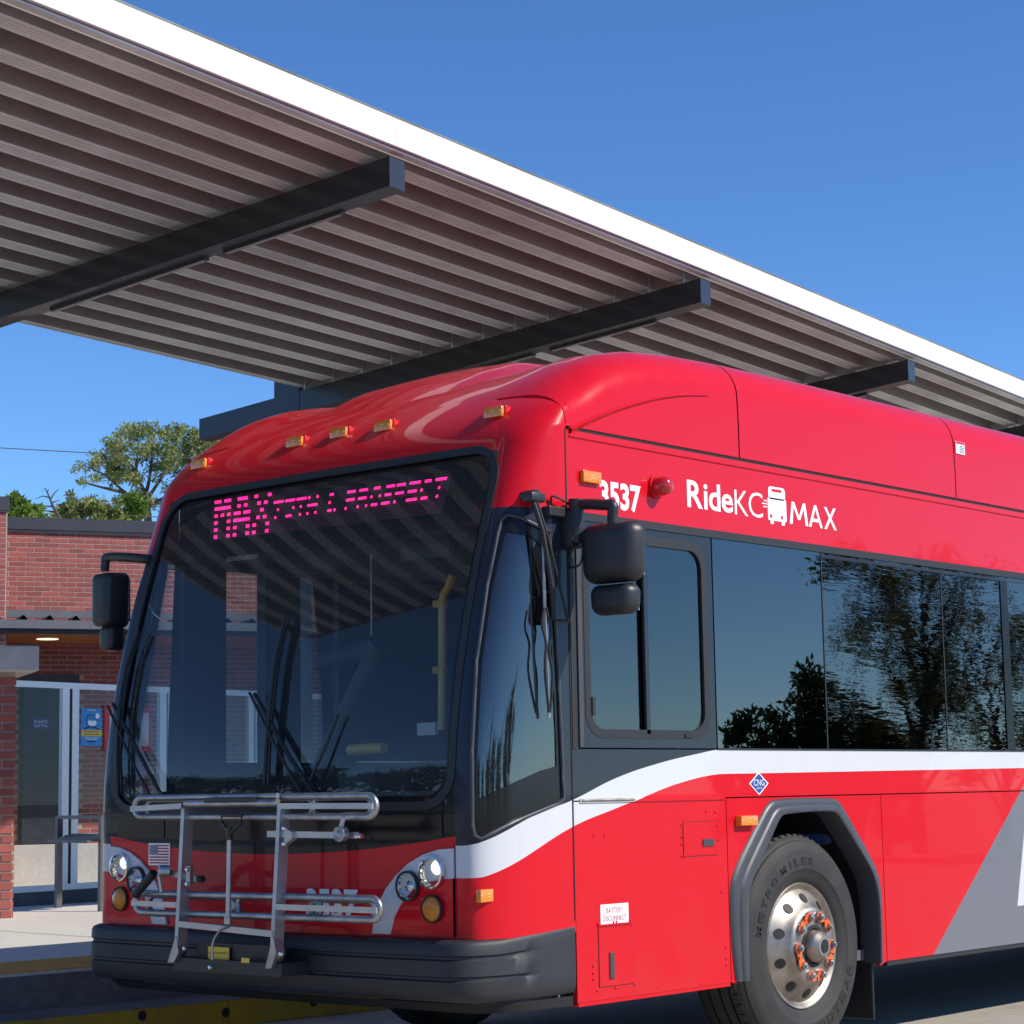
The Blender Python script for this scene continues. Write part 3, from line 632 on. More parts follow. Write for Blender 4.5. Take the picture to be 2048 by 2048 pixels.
mb = MB(); mb.prism([wsp(t0 + x * W, z0 + z * Hh, fwd - .007) for x, z in ((.30, .66), (.40, .68), (.5, .665), (.62, .68), (.73, .66), (.72, .58), (.62, .535), (.5, .525), (.40, .535), (.31, .58))], -CV * .001)
mb.prism(disc(.77, .80, .10, .075, fwd - .007), -CV * .001); mb.build('mask', 'white_print', poster)
mb = MB()
for cz, ww, n_ in ((.945, .42, 6), (.205, .70, 8), (.165, .5, 6)):
    for k in range(n_): mb.obox(wsp(t0 + (.5 - ww / 2 + ww * k / n_) * W, z0 + cz * Hh, fwd - .0072), CU * (W * ww / n_ * .75), CV * .0005, P(0, 0, Hh * .018))
o = mb.build('white_print', 'white_print', poster); o['kind'] = 'stuff'
mb = MB()
for cz, ww in ((.375, .72), (.305, .78)):
    for k in range(9):
        x0 = .5 - ww / 2 + ww * k / 9
        mb.obox(wsp(t0 + x0 * W, z0 + cz * Hh, fwd - .0075), CU * (W * ww / 9 * .78), CV * .0005, P(0, 0, Hh * .022))
for cz, ww in ((.10, .42),):
    for k in range(6): mb.obox(wsp(t0 + (.5 - ww / 2 + ww * k / 6) * W, z0 + cz * Hh, fwd - .0060), CU * (W * ww / 6 * .75), CV * .0005, P(0, 0, Hh * .04))
mb.build('small_print', 'navy_print', poster)['kind'] = 'stuff'
# red framed paper notice
t0, t1, z0, z1 = sheet(208, 1413, 301, 1502); W = t1 - t0; Hh = z1 - z0
notice = empty('paper_notice', tuple(wsp(t0, z0, -.01)), 'white paper notice in a red frame, fixed to the glass windscreen', 'notice')
MB().obox(wsp(t0, z0, fwd - .005), CU * W, CV * .004, P(0, 0, Hh)).build('frame', 'notice_red', notice)
MB().obox(wsp(t0 + W * .10, z0 + Hh * .11, fwd - .0075), CU * (W * .84), CV * .002, P(0, 0, Hh * .74)).build('paper', 'paper', notice)
mb = MB()
for k in range(9):
    z = z0 + Hh * (.76 - .065 * k); x0 = .18; L = .62 * random.uniform(.5, 1)
    if k % 3 == 2: continue
    mb.obox(wsp(t0 + x0 * W, z, fwd - .0085), CU * (L * W), CV * .0005, P(0, 0, Hh * .014))
mb.build('print_line', 'black_print', notice)['kind'] = 'stuff'
# leaning rail: two flat posts with bars
r0 = onz(plat_z(onz(.3, 111, 1820)), 111, 1820); r1 = onz(plat_z(onz(.3, 198, 1823)), 198, 1823)
rail = empty('leaning_rail', tuple(r0), 'low dark steel leaning rail with two posts, beside the brick pillar', 'rail')
rd = _n((r1 - r0) * P(1, 1, 0)); rn = np.array([-rd[1], rd[0], 0]); LR = float(np.linalg.norm((r1 - r0)[:2])); hz = .80
zb_ = min(r0[2], r1[2]) - .01
for o_ in (0, LR):
    b = P(r0[0], r0[1], zb_) + rd * o_
    MB().obox(b - rd * .03, rd * .055, rn * .05, P(0, 0, hz)).build('post', 'post_steel', rail)
    MB().obox(b - rd * .07 - rn * .03, rd * .14, rn * .12, P(0, 0, .022)).build('foot_plate', 'post_steel', rail)
b = P(r0[0], r0[1], zb_)
MB().obox(b + rd * -.03 + P(0, 0, hz), rd * (LR + .055), rn * .05, P(0, 0, .03)).build('top_bar', 'post_steel', rail)
mb = MB()
for k in range(5): mb.obox(b + rd * .026 + rn * (-.10 + .055 * k) + P(0, 0, hz - .20 + .012 * k), rd * (LR - .058), rn * .04, P(0, 0, .022))
mb.build('seat_slat', 'post_steel', rail)
# ================================================================== BUS
bus = empty('transit_bus', (0, 0, 0), 'red city bus with white stripe and pink destination sign, parked beside the platform', 'bus')
XL = -2.59; XC = XL / 2; YEND = 12.2
def B(mb, name, mat, parent=None, smooth=None, **k):
    return mb.build(name, mat, parent or bus, smooth=smooth, **k)
y1_t = [(.30, -.105), (1.09, -.104), (1.46, -.090), (1.85, -.040), (2.15, .038), (2.53, .165), (2.67, .205), (2.80, .25), (2.94, .335), (3.0, .40), (3.06, .50)]
_k = np.polyfit([a for a, b in y1_t if 1 < a < 2.81], [b for a, b in y1_t if 1 < a < 2.81], 3)
def fy1(z):
    if z < 1.12: return float(np.polyval(_k, 1.12)) * .0 - .103
    v = float(np.polyval(_k, z)); return v + (2.3 * (z - 2.80) ** 2 if z > 2.80 else 0)
def fbul(z): return interp(z, [(.3, .035), (2.7, .03), (3.0, .02)])
def fn(z): return interp(z, [(1.2, 3.2), (2.4, 2.6), (2.85, 2.3), (3.06, 2.1)])
def fxs(z): return interp(z, [(2.3, .17), (2.8, .20), (2.95, .30), (3.06, .42)])
def fyr(z): return interp(z, [(2.86, .45), (2.95, .50), (3.0, .56), (3.06, .68)])
def fx0(z): return interp(z, [(2.86, 0), (2.95, -.012), (3.0, -.03), (3.06, -.08)])
def FY(x, z):                       # y of the front skin at x
    d = min(abs(x - XC), 1.12); return fy1(z) - fbul(z) * (1 - (d / 1.12) ** 2)
def SX(y, z):                       # x of the corner skin (driver side) at y
    n = fn(z); xs = fxs(z); y1 = fy1(z); yr = fyr(z)
    if y >= yr: return fx0(z)
    q = min(max((yr - y) / (yr - y1), 0), 1); return -xs + (xs + fx0(z)) * (1 - q ** n) ** (1 / n)
def front_pt(px, py, off=0.0):      # point on the front skin seen at a pixel
    z = 1.2; y = -.1
    for _ in range(5):
        p = ony(y, px, py); y = FY(p[0], p[2]) - off
    return ony(y, px, py)
def side_pt(px, py, off=0.0):
    x = -.02
    for _ in range(8):
        p = onx(x, px, py); x = .5 * x + .5 * (SX(p[1], p[2]) + off)
    return onx(x, px, py)
NF, NC = 58, 72
def half_row(z):
    row = []; xs = fxs(z)
    for k in range(NF): x = XC + (-xs - XC) * k / NF; row.append(P(x, FY(x, z), z))
    n = fn(z); y1 = fy1(z); yr = fyr(z); x0 = fx0(z)
    for k in range(NC + 1):
        t = math.pi / 2 * k / NC; c, s_ = max(math.cos(t), 0), math.sin(t)
        row.append(P(-xs + (xs + x0) * s_ ** (2 / n), yr - (yr - y1) * c ** (2 / n), z))
    return row
def full_row(z):
    h = half_row(z); m = [P(XL - p[0], p[1], p[2]) for p in h[1:]][::-1]; return m + h
ZS = list(np.arange(.70, 3.051, .010))
ROWS = [full_row(z) for z in ZS]; NCOL = len(ROWS[0]); I0 = NF + NC
WSX0, WSX1, WSZ0, WSZ1, WSR = XL + .17, -.17, 1.225, 2.785, .17
QWIN = [(1016, 1030), (1040, 1034), (1070, 1050), (1098, 1062), (1108, 1200), (1117, 1350), (1122, 1480), (1127, 1596), (1118, 1606), (1030, 1643), (962, 1678), (950, 1672), (945, 1650), (944, 1500), (953, 1322), (975, 1170), (996, 1068), (1004, 1038)]
QCLR = [(1012, 1062), (1060, 1072), (1092, 1100), (1098, 1200), (1106, 1350), (1112, 1480), (1113, 1533), (1083, 1542), (955, 1598), (955, 1500), (964, 1322), (984, 1175)]
def inpoly(x, y, poly):
    c = False; j = len(poly) - 1
    for i in range(len(poly)):
        a, b = poly[i], poly[j]
        if (a[1] > y) != (b[1] > y) and x < (b[0] - a[0]) * (y - a[1]) / (b[1] - a[1]) + a[0]: c = not c
        j = i
    return c
ctr = {}
FA = np.array(ROWS)
FC = (FA[:-1, :-1] + FA[1:, :-1] + FA[:-1, 1:] + FA[1:, 1:]) / 4
_pm = FC.copy(); _m = _pm[..., 0] < XC; _pm[..., 0] = np.where(_m, XL - _pm[..., 0], _pm[..., 0])
_q = (_pm - CAM) @ M.T; PXC = np.stack([1024 + F_PX * _q[..., 0] / _q[..., 2], 1024 + F_PX * _q[..., 1] / _q[..., 2]], -1)
def is_corner(j): return j < NC or j >= NCOL - 1 - NC
def in_ws(i, j, pad=0.0): p = FC[i, j]; return in_rr(p[0], p[2], WSX0 + pad, WSX1 - pad, WSZ0 + pad, WSZ1 - pad, WSR - pad) and FC[i, j][1] < .33
def in_q(i, j, poly=QWIN):
    if j < NC: p = FC[i, j]; return 1 < j < NC - 10 and (1.22 if poly is QWIN else 1.26) < p[2] < (2.46 if poly is QWIN else 2.44)
    return is_corner(j) and inpoly(PXC[i, j, 0], PXC[i, j, 1], poly)
mb = MB(); C = NCOL; v = [p for r in ROWS for p in r]; fs = []; mi = []
for i in range(len(ZS) - 1):
    for j in range(C - 1):
        if in_ws(i, j, .03) or in_q(i, j): continue
        fs.append((i * C + j, i * C + j + 1, (i + 1) * C + j + 1, (i + 1) * C + j)); mi.append(1 if is_corner(j) else 0)
mb.add(v, fs); mb.mi = mi
top = ROWS[-1]; rowb = [P(p[0] * .9 + XC * .1, p[1] + .35, p[2] + .05) for p in top]; mb.grid([top, rowb])
mb.mi += [1] * (len(mb.f) - len(mb.mi))
for k in range(len(mb.mi) - (C - 1), len(mb.mi)): mb.mi[k] = 2
B(mb, 'front_cap', ['bus_front_paint', 'bus_livery_paint', 'red_paint'], smooth=35)
mb = MB(); G = [[p + P(0, .012, 0) for p in r] for r in ROWS]
mb.grid(G, keep=lambda i, j: in_ws(i, j, .025)); windshield = B(mb, 'windshield', 'windshield_glass', smooth=60)
def rr_on_front(x0, x1, z0, z1, r, off, n=10):
    a = rrect(x0, x1, z0, z1, r, n); out = []
    for i in range(len(a)):
        p, q = a[i], a[(i + 1) % len(a)]; L = math.hypot(q[0] - p[0], q[1] - p[1]); m = max(1, int(L / .06))
        out += [(p[0] + (q[0] - p[0]) * k / m, p[1] + (q[1] - p[1]) * k / m) for k in range(m)]
    return [P(x, FY(x, z) - off, z) for x, z in out]
def gasket(pad0, pad1, off):
    o_ = rrect(WSX0 + pad0, WSX1 - pad0, WSZ0 + pad0, WSZ1 - pad0, WSR - pad0, 10); i_ = rrect(WSX0 + pad1, WSX1 - pad1, WSZ0 + pad1, WSZ1 - pad1, WSR - pad1, 10)
    O, I = [], []
    for k in range(len(o_)):
        a, b = o_[k], o_[(k + 1) % len(o_)]; c, d = i_[k], i_[(k + 1) % len(i_)]; m = max(1, int(math.hypot(b[0] - a[0], b[1] - a[1]) / .05))
        for q in range(m):
            t = q / m; O.append((a[0] + (b[0] - a[0]) * t, a[1] + (b[1] - a[1]) * t)); I.append((c[0] + (d[0] - c[0]) * t, c[1] + (d[1] - c[1]) * t))
    return [P(x, FY(x, z) - off, z) for x, z in O], [P(x, FY(x, z) - off, z) for x, z in I]
O, I = gasket(-.004, .032, .004)
B(MB().ring(O, I, P(0, .02, 0)), 'windshield_gasket', 'black_rubber', windshield, smooth=30, local=True)
O, I = gasket(.028, .055, -.0105)
B(MB().ring(O, I, P(0, .001, 0)), 'windshield_frit', 'black_gloss', windshield, smooth=30, local=True)
# quarter windows (driver side and its mirror)
for sgn, nm in ((1, 'quarter_window'), (-1, 'quarter_window')):
    cols = range(NCOL - 1 - NC, NCOL - 1) if sgn > 0 else range(0, NC)
    mb = MB(); mb.grid([[p - P(.008 * sgn, -.004, 0) for p in r] for r in ROWS], keep=lambda i, j: j in cols and in_q(i, j) and (sgn > 0 or in_q(i, j, QCLR)))
    q = B(mb, nm, 'quarter_glass' if sgn > 0 else 'curb_glass', smooth=60)
    if sgn < 0:
        mb = MB(); mb.grid([[p - P(.006 * sgn, -.004, 0) for p in r] for r in ROWS], keep=lambda i, j: j in cols and in_q(i, j) and not in_q(i, j, QCLR))
    else:
        def hit(poly, a):
            cx_, cy_ = 1035, 1340; best = None
            for k in range(len(poly)):
                (x1, y1_), (x2, y2_) = poly[k], poly[(k + 1) % len(poly)]; dx, dy = math.cos(a), math.sin(a); ex_, ey_ = x2 - x1, y2_ - y1_; den = dx * ey_ - dy * ex_
                if abs(den) < 1e-9: continue
                t = ((x1 - cx_) * ey_ - (y1_ - cy_) * ex_) / den; u_ = ((x1 - cx_) * dy - (y1_ - cy_) * dx) / den
                if t > 0 and -1e-6 <= u_ <= 1 + 1e-6 and (best is None or t < best): best = t
            return best
        angs = list(np.linspace(0, 2 * math.pi, 241)); rings = []
        corners = [math.atan2(y - 1340, x - 1035) % (2 * math.pi) for x, y in QWIN + QCLR]; angs = sorted(set([round(a, 5) for a in angs + corners]))
        for s_ in np.linspace(0, 1, 6):
            row = []
            for a in angs:
                t = hit(QCLR, a) * (1 - s_) + hit(QWIN, a) * s_; row.append(side_pt(1035 + t * math.cos(a), 1340 + t * math.sin(a), -.0035))
            rings.append(row)
        mb = MB().grid(rings)
    B(mb, 'frit_border', 'black_gloss', q, smooth=60, local=True)
    if sgn < 0: continue
    pts = []
    for k in range(len(QWIN)):
        a, b = QWIN[k], QWIN[(k + 1) % len(QWIN)]; m = max(1, int(math.hypot(b[0] - a[0], b[1] - a[1]) / 12))
        pts += [side_pt(a[0] + (b[0] - a[0]) * t / m, a[1] + (b[1] - a[1]) * t / m, .001) for t in range(m)]
    B(MB().tube(pts, .0085, 6, closed=True), 'gasket', 'flare_rubber', q, smooth=60, local=True)
# seams on the front panels
for x in (-.175, XL + .175):
    B(MB().prism([P(x + dx, FY(x, z) - .0015, z) for dx, z in ((-.0015, .705), (.0015, .705), (.0015, 1.085), (-.0015, 1.085))], P(0, .004, 0)), 'corner_seam', 'black_rubber')
sx = B(MB().tube([P(SX(.44, z) + .0005, .445, z) for z in np.arange(.75, 2.86, .1)], .004, 5), 'corner_seam', 'black_rubber')
# black access hatch below the windshield: outlines of its lids
def fp(x, z, off=0.003): return P(x, FY(x, z) - off, z)
def hatch(x0, x1, z0, z1):
    mb = MB(); xs_ = list(np.linspace(x0, x1, 14))
    mb.grid([[fp(x, z, .006) for x in xs_] for z in (z0, z1)]); mb.grid([[fp(x, z0, .006) for x in xs_], [fp(x, z0, -.004) for x in xs_]]); mb.grid([[fp(x, z1, .006) for x in xs_], [fp(x, z1, -.004) for x in xs_]])
    return mb
for x0, x1, z0, z1 in ((XL + .235, -1.99, 1.105, 1.205), (-1.98, -1.16, 1.10, 1.205), (-1.15, -.235, 1.11, 1.205)):
    B(hatch(x0, x1, z0, z1), 'access_lid', 'black_gloss', smooth=40)
# ------------------------------------------------------------------ headlight panels
OUT = [(906, 1697), (880, 1699), (850, 1709), (820, 1727), (795, 1751), (775, 1778), (761, 1806), (752, 1835), (748, 1860)]
RIN = [(906, 1757), (885, 1759), (862, 1764), (840, 1774), (822, 1789), (806, 1810), (794, 1834), (786, 1860)]
def fpx(px, py, off): p = front_pt(px, py); return P(p[0], FY(p[0], p[2]) - off, p[2])
def mir(p): return P(XL - p[0], p[1], p[2])
zbot = .712
def to_poly(lst, off, x_end):
    a = [fpx(*q, off) for q in lst]; a = [P(min(p[0], x_end), p[1], max(p[2], zbot)) for p in a]
    out = [a[0] * P(0, 0, 1) + P(x_end, FY(x_end, a[0][2]) - off, 0)] + a[1:-1]
    last = a[-1]; out += [P(last[0], FY(last[0], zbot) - off, zbot)]
    nb = 4
    for k in range(1, nb + 1):
        x = last[0] + (x_end - last[0]) * k / nb; out.append(P(x, FY(x, zbot) - off, zbot))
    return out
for m in (0, 1):
    f = mir if m else (lambda p: p)
    sp = [f(p) for p in to_poly(OUT, .012, -.1765)]; rp = [f(p) for p in to_poly(RIN, .0145, -.1765)]
    hp = B(MB().prism(sp, P(0, .03, 0)), 'headlight_panel', 'silver_white_paint')
    B(MB().prism(rp, P(0, .02, 0)), 'lower_trim', 'red_paint', hp, local=True)
    def lampc(px, py): p = fpx(px, py, .0); return f(P(p[0], FY(p[0], p[2]), p[2]))
    for nm, (px, py), r in (('headlight', (870.8, 1743.6), .062), ('fog_light', (823.2, 1771.9), .058)):
        c = lampc(px, py); ax = P(0, -1, 0)
        h = B(MB().lathe([(.018, r * 1.10), (.034, r * 1.08), (.036, r * .98), (.030, r * .93)], c, ax, P(1, 0, 0), 36), nm, 'chrome' if nm == 'headlight' else 'black_plastic', smooth=30)
        B(MB().lathe([(.030, r * .95), (.012, r * .80), (-.012, r * .5), (-.022, r * .2), (-.024, 0.001)], c, ax, P(1, 0, 0), 36), 'reflector', 'lamp_reflector', h, smooth=60, local=True)
        B(MB().lathe([(.030, r * .96), (.040, r * .7), (.045, r * .35), (.046, 0.001)], c, ax, P(1, 0, 0), 36), 'lens', 'clear_glass', h, smooth=60, local=True)
        if nm == 'headlight':
            B(MB().lathe([(.010, .030), (.022, .022), (.024, 0.001)], c + P(.018, 0, .018), ax, P(1, 0, 0), 24), 'bulb', 'lamp_glow', h, smooth=60, local=True)
        else: B(MB().lathe([(.0, .030), (.020, .022), (.026, 0.001)], c, ax, P(1, 0, 0), 20), 'bulb', 'chrome', h, smooth=60, local=True)
    c = lampc(871.6, 1817.6); t_ = B(MB().lathe([(.018, .058), (.030, .057), (.031, .051), (.026, .050)], c, P(0, -1, 0), P(1, 0, 0), 32), 'turn_signal', 'black_rubber', smooth=30)
    B(MB().lathe([(.026, .051), (.036, .042), (.041, .02), (.042, .001)], c, P(0, -1, 0), P(1, 0, 0), 32), 'lens', 'amber_dark_lens', t_, smooth=60, local=True)
# ------------------------------------------------------------------ bumper
def bump_row(z, infl, groove):
    row = []; n = 3.4; xs = .25; y1 = -.192 + infl; yr = .44
    for k in range(40):
        x = XC + (-xs - XC) * k / 40; d = abs(x - XC) / 1.1; row.append(P(x, y1 - .03 * (1 - min(d, 1) ** 2) + groove, z))
    for k in range(30):
        t = math.pi / 2 * k / 29; c_, s_ = max(math.cos(t), 0), math.sin(t)
        X = -xs + (xs + .004 - infl * .35) * s_ ** (2 / n); Yv = yr - (yr - y1) * c_ ** (2 / n)
        g = groove * (1 if Yv < .13 else max(0, 1 - (Yv - .13) / .05)); cn = min(1, s_ ** 2); row.append(P(X - g * cn, Yv + g * (1 - cn), z + (.035 * max(Yv, 0) / .44 if z > .62 else (-.05 * max(Yv, 0) / .44 if z < .45 else 0))))
    return [mir(p) for p in row[1:]][::-1] + row
BP = [(.455, .10, 0), (.452, .05, 0), (.46, .025, 0), (.485, .005, 0), (.535, 0, 0), (.541, 0, .012), (.551, 0, .012), (.557, 0, 0), (.618, 0, 0), (.624, 0, .012), (.634, 0, .012), (.640, 0, 0), (.678, .002, 0), (.692, .012, 0), (.699, .035, 0), (.700, .10, 0)]
bumper = B(MB().grid([bump_row(*q) for q in BP]), 'bumper', 'bumper_rubber', smooth=40)
B(MB().grid([[p + P(0, .05, -.01) for p in bump_row(.45, .06, 0)], [p + P(0, .10, -.05) for p in bump_row(.45, .06, 0)]]), 'bumper_skirt', 'undercarriage', bumper, local=True)
# ------------------------------------------------------------------ body sides: outer panels with open joints
def panel(name, y0, y1, z0, z1, mat='bus_livery_paint', x=0.0, th=.022, side=1, parent=None, cut=None):
    xa, xb = (x - th, x) if side > 0 else (XL - x, XL - x + th)
    poly = cut or [(y0, z0), (y1, z0), (y1, z1), (y0, z1)]
    return B(MB().prism([P(xa, a, b) for a, b in poly], P(xb - xa, 0, 0)), name, mat, parent)
ARO = [(1.587, .409), (1.562, .60), (1.562, .837), (1.60, .905), (1.658, .978), (1.828, 1.155), (1.89, 1.215), (1.955, 1.236), (2.427, 1.236), (2.49, 1.225), (2.535, 1.196), (2.812, .903), (2.855, .82), (2.869, .729), (2.86, .55), (2.848, .402)]
ARI = [(1.671, .409), (1.676, .60), (1.682, .787), (1.715, .85), (1.758, .908), (1.933, 1.108), (1.965, 1.145), (2.009, 1.164), (2.405, 1.170), (2.46, 1.155), (2.501, 1.119), (2.747, .881), (2.795, .80), (2.816, .708), (2.815, .55), (2.807, .405)]
for side in (1, -1):
    nm = 1
    pts_in = [(a, b) for a, b in ARO]
    panel('battery_panel', .452, 1.553, .409, 1.243, side=side)
    panel('wheel_arch_panel', 0, 0, 0, 0, side=side, cut=[(1.559, .409)] + [(max(a, 1.5592) + .012, b - .01) for a, b in ARO[:8]] + [(a - .008, b - .012) for a, b in ARO[8:]] + [(2.908, .409), (2.908, 1.243), (1.559, 1.243)])
    ys = [2.914, 5.2, 7.6, 10.0, YEND]
    for a, b in zip(ys[:-1], ys[1:]): panel('skirt_panel', a, b - .006, .409, 1.243, side=side)
    panel('belt_panel', .452, YEND, 1.249, 1.466, side=side)
    panel('upper_panel', .452, YEND, 2.492, 2.846, side=side)
    panel('window_rail', .452, YEND, 2.455, 2.491, 'black_rubber', x=.004, side=side)
# dark backing behind the joints (split round the wheel arch)
mb = MB()
for xa, xb in ((-.06, -.026), (XL + .026, XL + .06)):
    mb.box(xa, xb, .46, 1.55, .43, 1.44); mb.box(xa, xb, 2.90, YEND - .05, .43, 1.44); mb.box(xa, xb, 1.55, 2.90, 1.26, 1.44); mb.box(xa, xb, .46, YEND - .05, 2.47, 2.85)
B(mb, 'body_frame', 'undercarriage')
mb = MB().box(XL + .06, -.06, .30, 1.60, .40, .43); mb.box(XL + .06, -.06, 2.86, YEND, .40, .43); mb.box(XL + .40, -.40, 1.60, 2.86, .40, .43)
B(mb, 'underbody', 'undercarriage')
mb = MB(); mb.box(XL + .05, -.05, .02, .34, .48, .52); B(mb, 'front_underbody', 'undercarriage')
for xa, xb in ((-.48, -.44), (XL + .44, XL + .48)):
    B(MB().box(xa, xb, 1.60, 2.86, .40, 1.25), 'wheel_well', 'undercarriage')
for xa, xb in ((-.48, -.03), (XL + .03, XL + .48)):
    mb = MB().box(xa, xb, 1.55, 2.90, 1.195, 1.25); mb.box(xa, xb, 1.50, 1.60, .44, 1.20); mb.box(xa, xb, 2.87, 2.95, .44, 1.20); B(mb, 'wheel_well_lining', 'undercarriage')
for xa, xb in ((-.44, -.03), (XL + .03, XL + .44)):
    mb = MB(); w_ = [P(xa, a - .012 if a < 2.2 else a + .012, b + .02) for a, b in ARI]; mb.grid([w_, [p + P(xb - xa, 0, 0) for p in w_]])
    B(mb, 'wheel_well_liner', 'black_plastic', fix=False)
# wheel arch flares
def chaikin(pts, it=2):
    for _ in range(it):
        out = [pts[0]]
        for a, b in zip(pts[:-1], pts[1:]): out += [a * .75 + b * .25, a * .25 + b * .75]
        pts = out + [pts[-1]]
    return pts
for side in (1, -1):
    prof = [(-.02, .001), (0.05, .010), (.16, .016), (.32, .018), (.46, .018), (.52, .024), (.62, .028), (.90, .028), (.97, .024), (1.0, .012), (1.0, -.09)]
    G = []
    for t, x in prof:
        G.append([P(x if side > 0 else XL - x, a[0] + (b[0] - a[0]) * t, a[1] + (b[1] - a[1]) * t) for a, b in zip(ARO, ARI)])
    Gs = [chaikin(g, 2) for g in G]
    B(MB().grid(Gs), 'wheel_arch_flare', 'flare_rubber', smooth=38)
# skirt rail and mud flap
B(MB().box(-.05, -.006, 2.92, YEND, .385, .408), 'skirt_rail', 'black_rubber'); B(MB().box(-.05, -.002, .46, 1.55, .392, .408), 'skirt_rail', 'red_paint')
mb = MB().bevel_box(-.36, -.05, 2.845, 2.862, .12, .42, .008, 2); B(mb, 'mud_flap', 'black_rubber')
# --- battery panel details
B(MB().box(-.002, .006, .492, 1.545, 1.238, 1.256), 'hinge_strip', 'bus_livery_paint')
B(MB().tube([P(.007, .50, 1.249), P(.007, .86, 1.249)], .006, 8), 'hinge_pin', 'brushed_aluminium')
def framed(name, y0, y1, z0, z1, par_=None):
    mb = MB().box(-.001, .003, y0 + .004, y1 - .004, z0 + .004, z1 - .004); o = B(mb, name, 'bus_livery_paint')
    e = .0025
    mb = MB().box(-.001, .0006, y0, y1, z0, z0 + e); mb.box(-.001, .0006, y0, y1, z1 - e, z1); mb.box(-.001, .0006, y0, y0 + e, z0, z1); mb.box(-.001, .0006, y1 - e, y1, z0, z1)
    B(mb, 'seam', 'black_rubber', o, local=True); return o
d1 = framed('service_door', 1.214, 1.478, .986, 1.144); d2 = framed('service_door', .594, .832, .459, .716)
B(MB().bevel_box(.002, .008, 1.36, 1.447, 1.028, 1.062, .002, 1), 'latch', 'flare_rubber', d1, local=True)
B(MB().bevel_box(.002, .009, .664, .695, .492, .603, .002, 1), 'latch', 'flare_rubber', d2, local=True)
B(MB().tube([P(.004, .594, .719), P(.004, .832, .719)], .005, 6), 'hinge', 'red_paint', d2, local=True)
lab = B(MB().bevel_box(0, .003, .613, .806, .722, .806, .001, 1), 'battery_label', 'white_print')
mb = MB(); text_on(mb, 'BATTERY', (.0036, .71, .768), (0, 1, 0), (0, 0, 1), .022, .115, center=True); text_on(mb, 'DISCONNECT', (.0036, .71, .735), (0, 1, 0), (0, 0, 1), .022, .165, center=True)
B(mb, 'label_lettering', 'red_print', lab, local=True)
mb = MB()
for y, z in [(.585, 1.10), (.655, 1.10), (1.40, 1.185), (1.47, 1.183), (1.205, 1.13), (1.205, 1.075), (1.225, 1.075), (1.205, 1.045), (1.225, 1.045), (1.205, .99), (1.225, .99), (1.485, 1.12), (1.485, 1.055), (1.50, .82), (1.52, .57), (1.52, .52), (1.52, .49), (.56, .555), (.56, .525), (.56, .50), (.60, .728), (.70, .728), (.72, .728), (.82, .728), (.60, .708), (.70, .708), (.72, .708), (.82, .708), (.585, .45), (.71, .452), (.84, .455)]:
    mb.lathe([(0, .0085), (.003, .007), (.0045, .003), (.005, .0005)], (0, y, z), (1, 0, 0), (0, 1, 0), 8)
o = B(mb, 'rivet', 'bus_livery_paint', smooth=60); o['kind'] = 'stuff'
# CNG diamond
cy, cz = 1.825, 1.309
def dia(k): return [P(.0005, cy - .079 * k, cz), P(.0005, cy, cz - .054 * k), P(.0005, cy + .079 * k, cz), P(.0005, cy, cz + .054 * k)]
dm = B(MB().prism(dia(1), P(.0015, 0, 0)), 'fuel_diamond', 'white_print'); B(MB().prism([p + P(.0015, 0, 0) for p in dia(.86)], P(.001, 0, 0)), 'diamond_field', 'blue_print', dm, local=True)
mb = MB(); text_on(mb, 'CNG', (.0036, cy, cz - .010), (0, 1, 0), (0, 0, 1), .030, .088, center=True); text_on(mb, '3600 PSI', (.0036, cy, cz - .026), (0, 1, 0), (0, 0, 1), .009, .045, center=True)
B(mb, 'diamond_lettering', 'white_print', dm, local=True)
# amber markers and the strobe on the driver side
def marker(c, ex, ey, nrm, w_, h_, d_, name='marker_light'):
    ex, ey, nrm = (np.array(q, float) for q in (ex, ey, nrm)); c = np.array(c, float)
    mb = MB().bevel_box(-w_ / 2, w_ / 2, -h_ / 2, h_ / 2, -.004, d_, .003, 2); mb.v = [tuple(c + ex * a + ey * b + nrm * q) for a, b, q in mb.v]
    o = B(mb, name, 'amber_lens', smooth=40); b = MB()
    for a, q in ((-.006, .006), (.006, .006), (0, -.006), (-w_ * .42, 0), (w_ * .42, 0)):
        b.lathe([(0, .0042), (.002, .0035), (.003, .0005)], c + ex * a + ey * q + nrm * d_, nrm, ex, 8)
    B(b, 'reflex_bead', 'lens_bead', o, smooth=60, local=True); return o
marker((0, .603, 2.649), (0, 1, 0), (0, 0, 1), (1, 0, 0), .125, .052, .022)
marker((0, 1.694, 1.139), (0, 1, 0), (0, 0, 1), (1, 0, 0), .135, .046, .035)
q = side_pt(970, 1791); marker((q[0], q[1], q[2]), _n([-.12, 1, 0]), (0, 0, 1), _n([1, .12, 0]), .115, .052, .02)
c = P(0, 1.083, 2.655); st = B(MB().lathe([(0, .055), (.012, .055), (.014, .046)], c, (1, 0, 0), (0, 1, 0), 28), 'strobe_light', 'red_paint', smooth=30)
B(MB().lathe([(.012, .046), (.05, .044), (.075, .036), (.088, .018), (.090, .001)], c, (1, 0, 0), (0, 1, 0), 28), 'dome', 'red_lens', st, smooth=60, local=True)
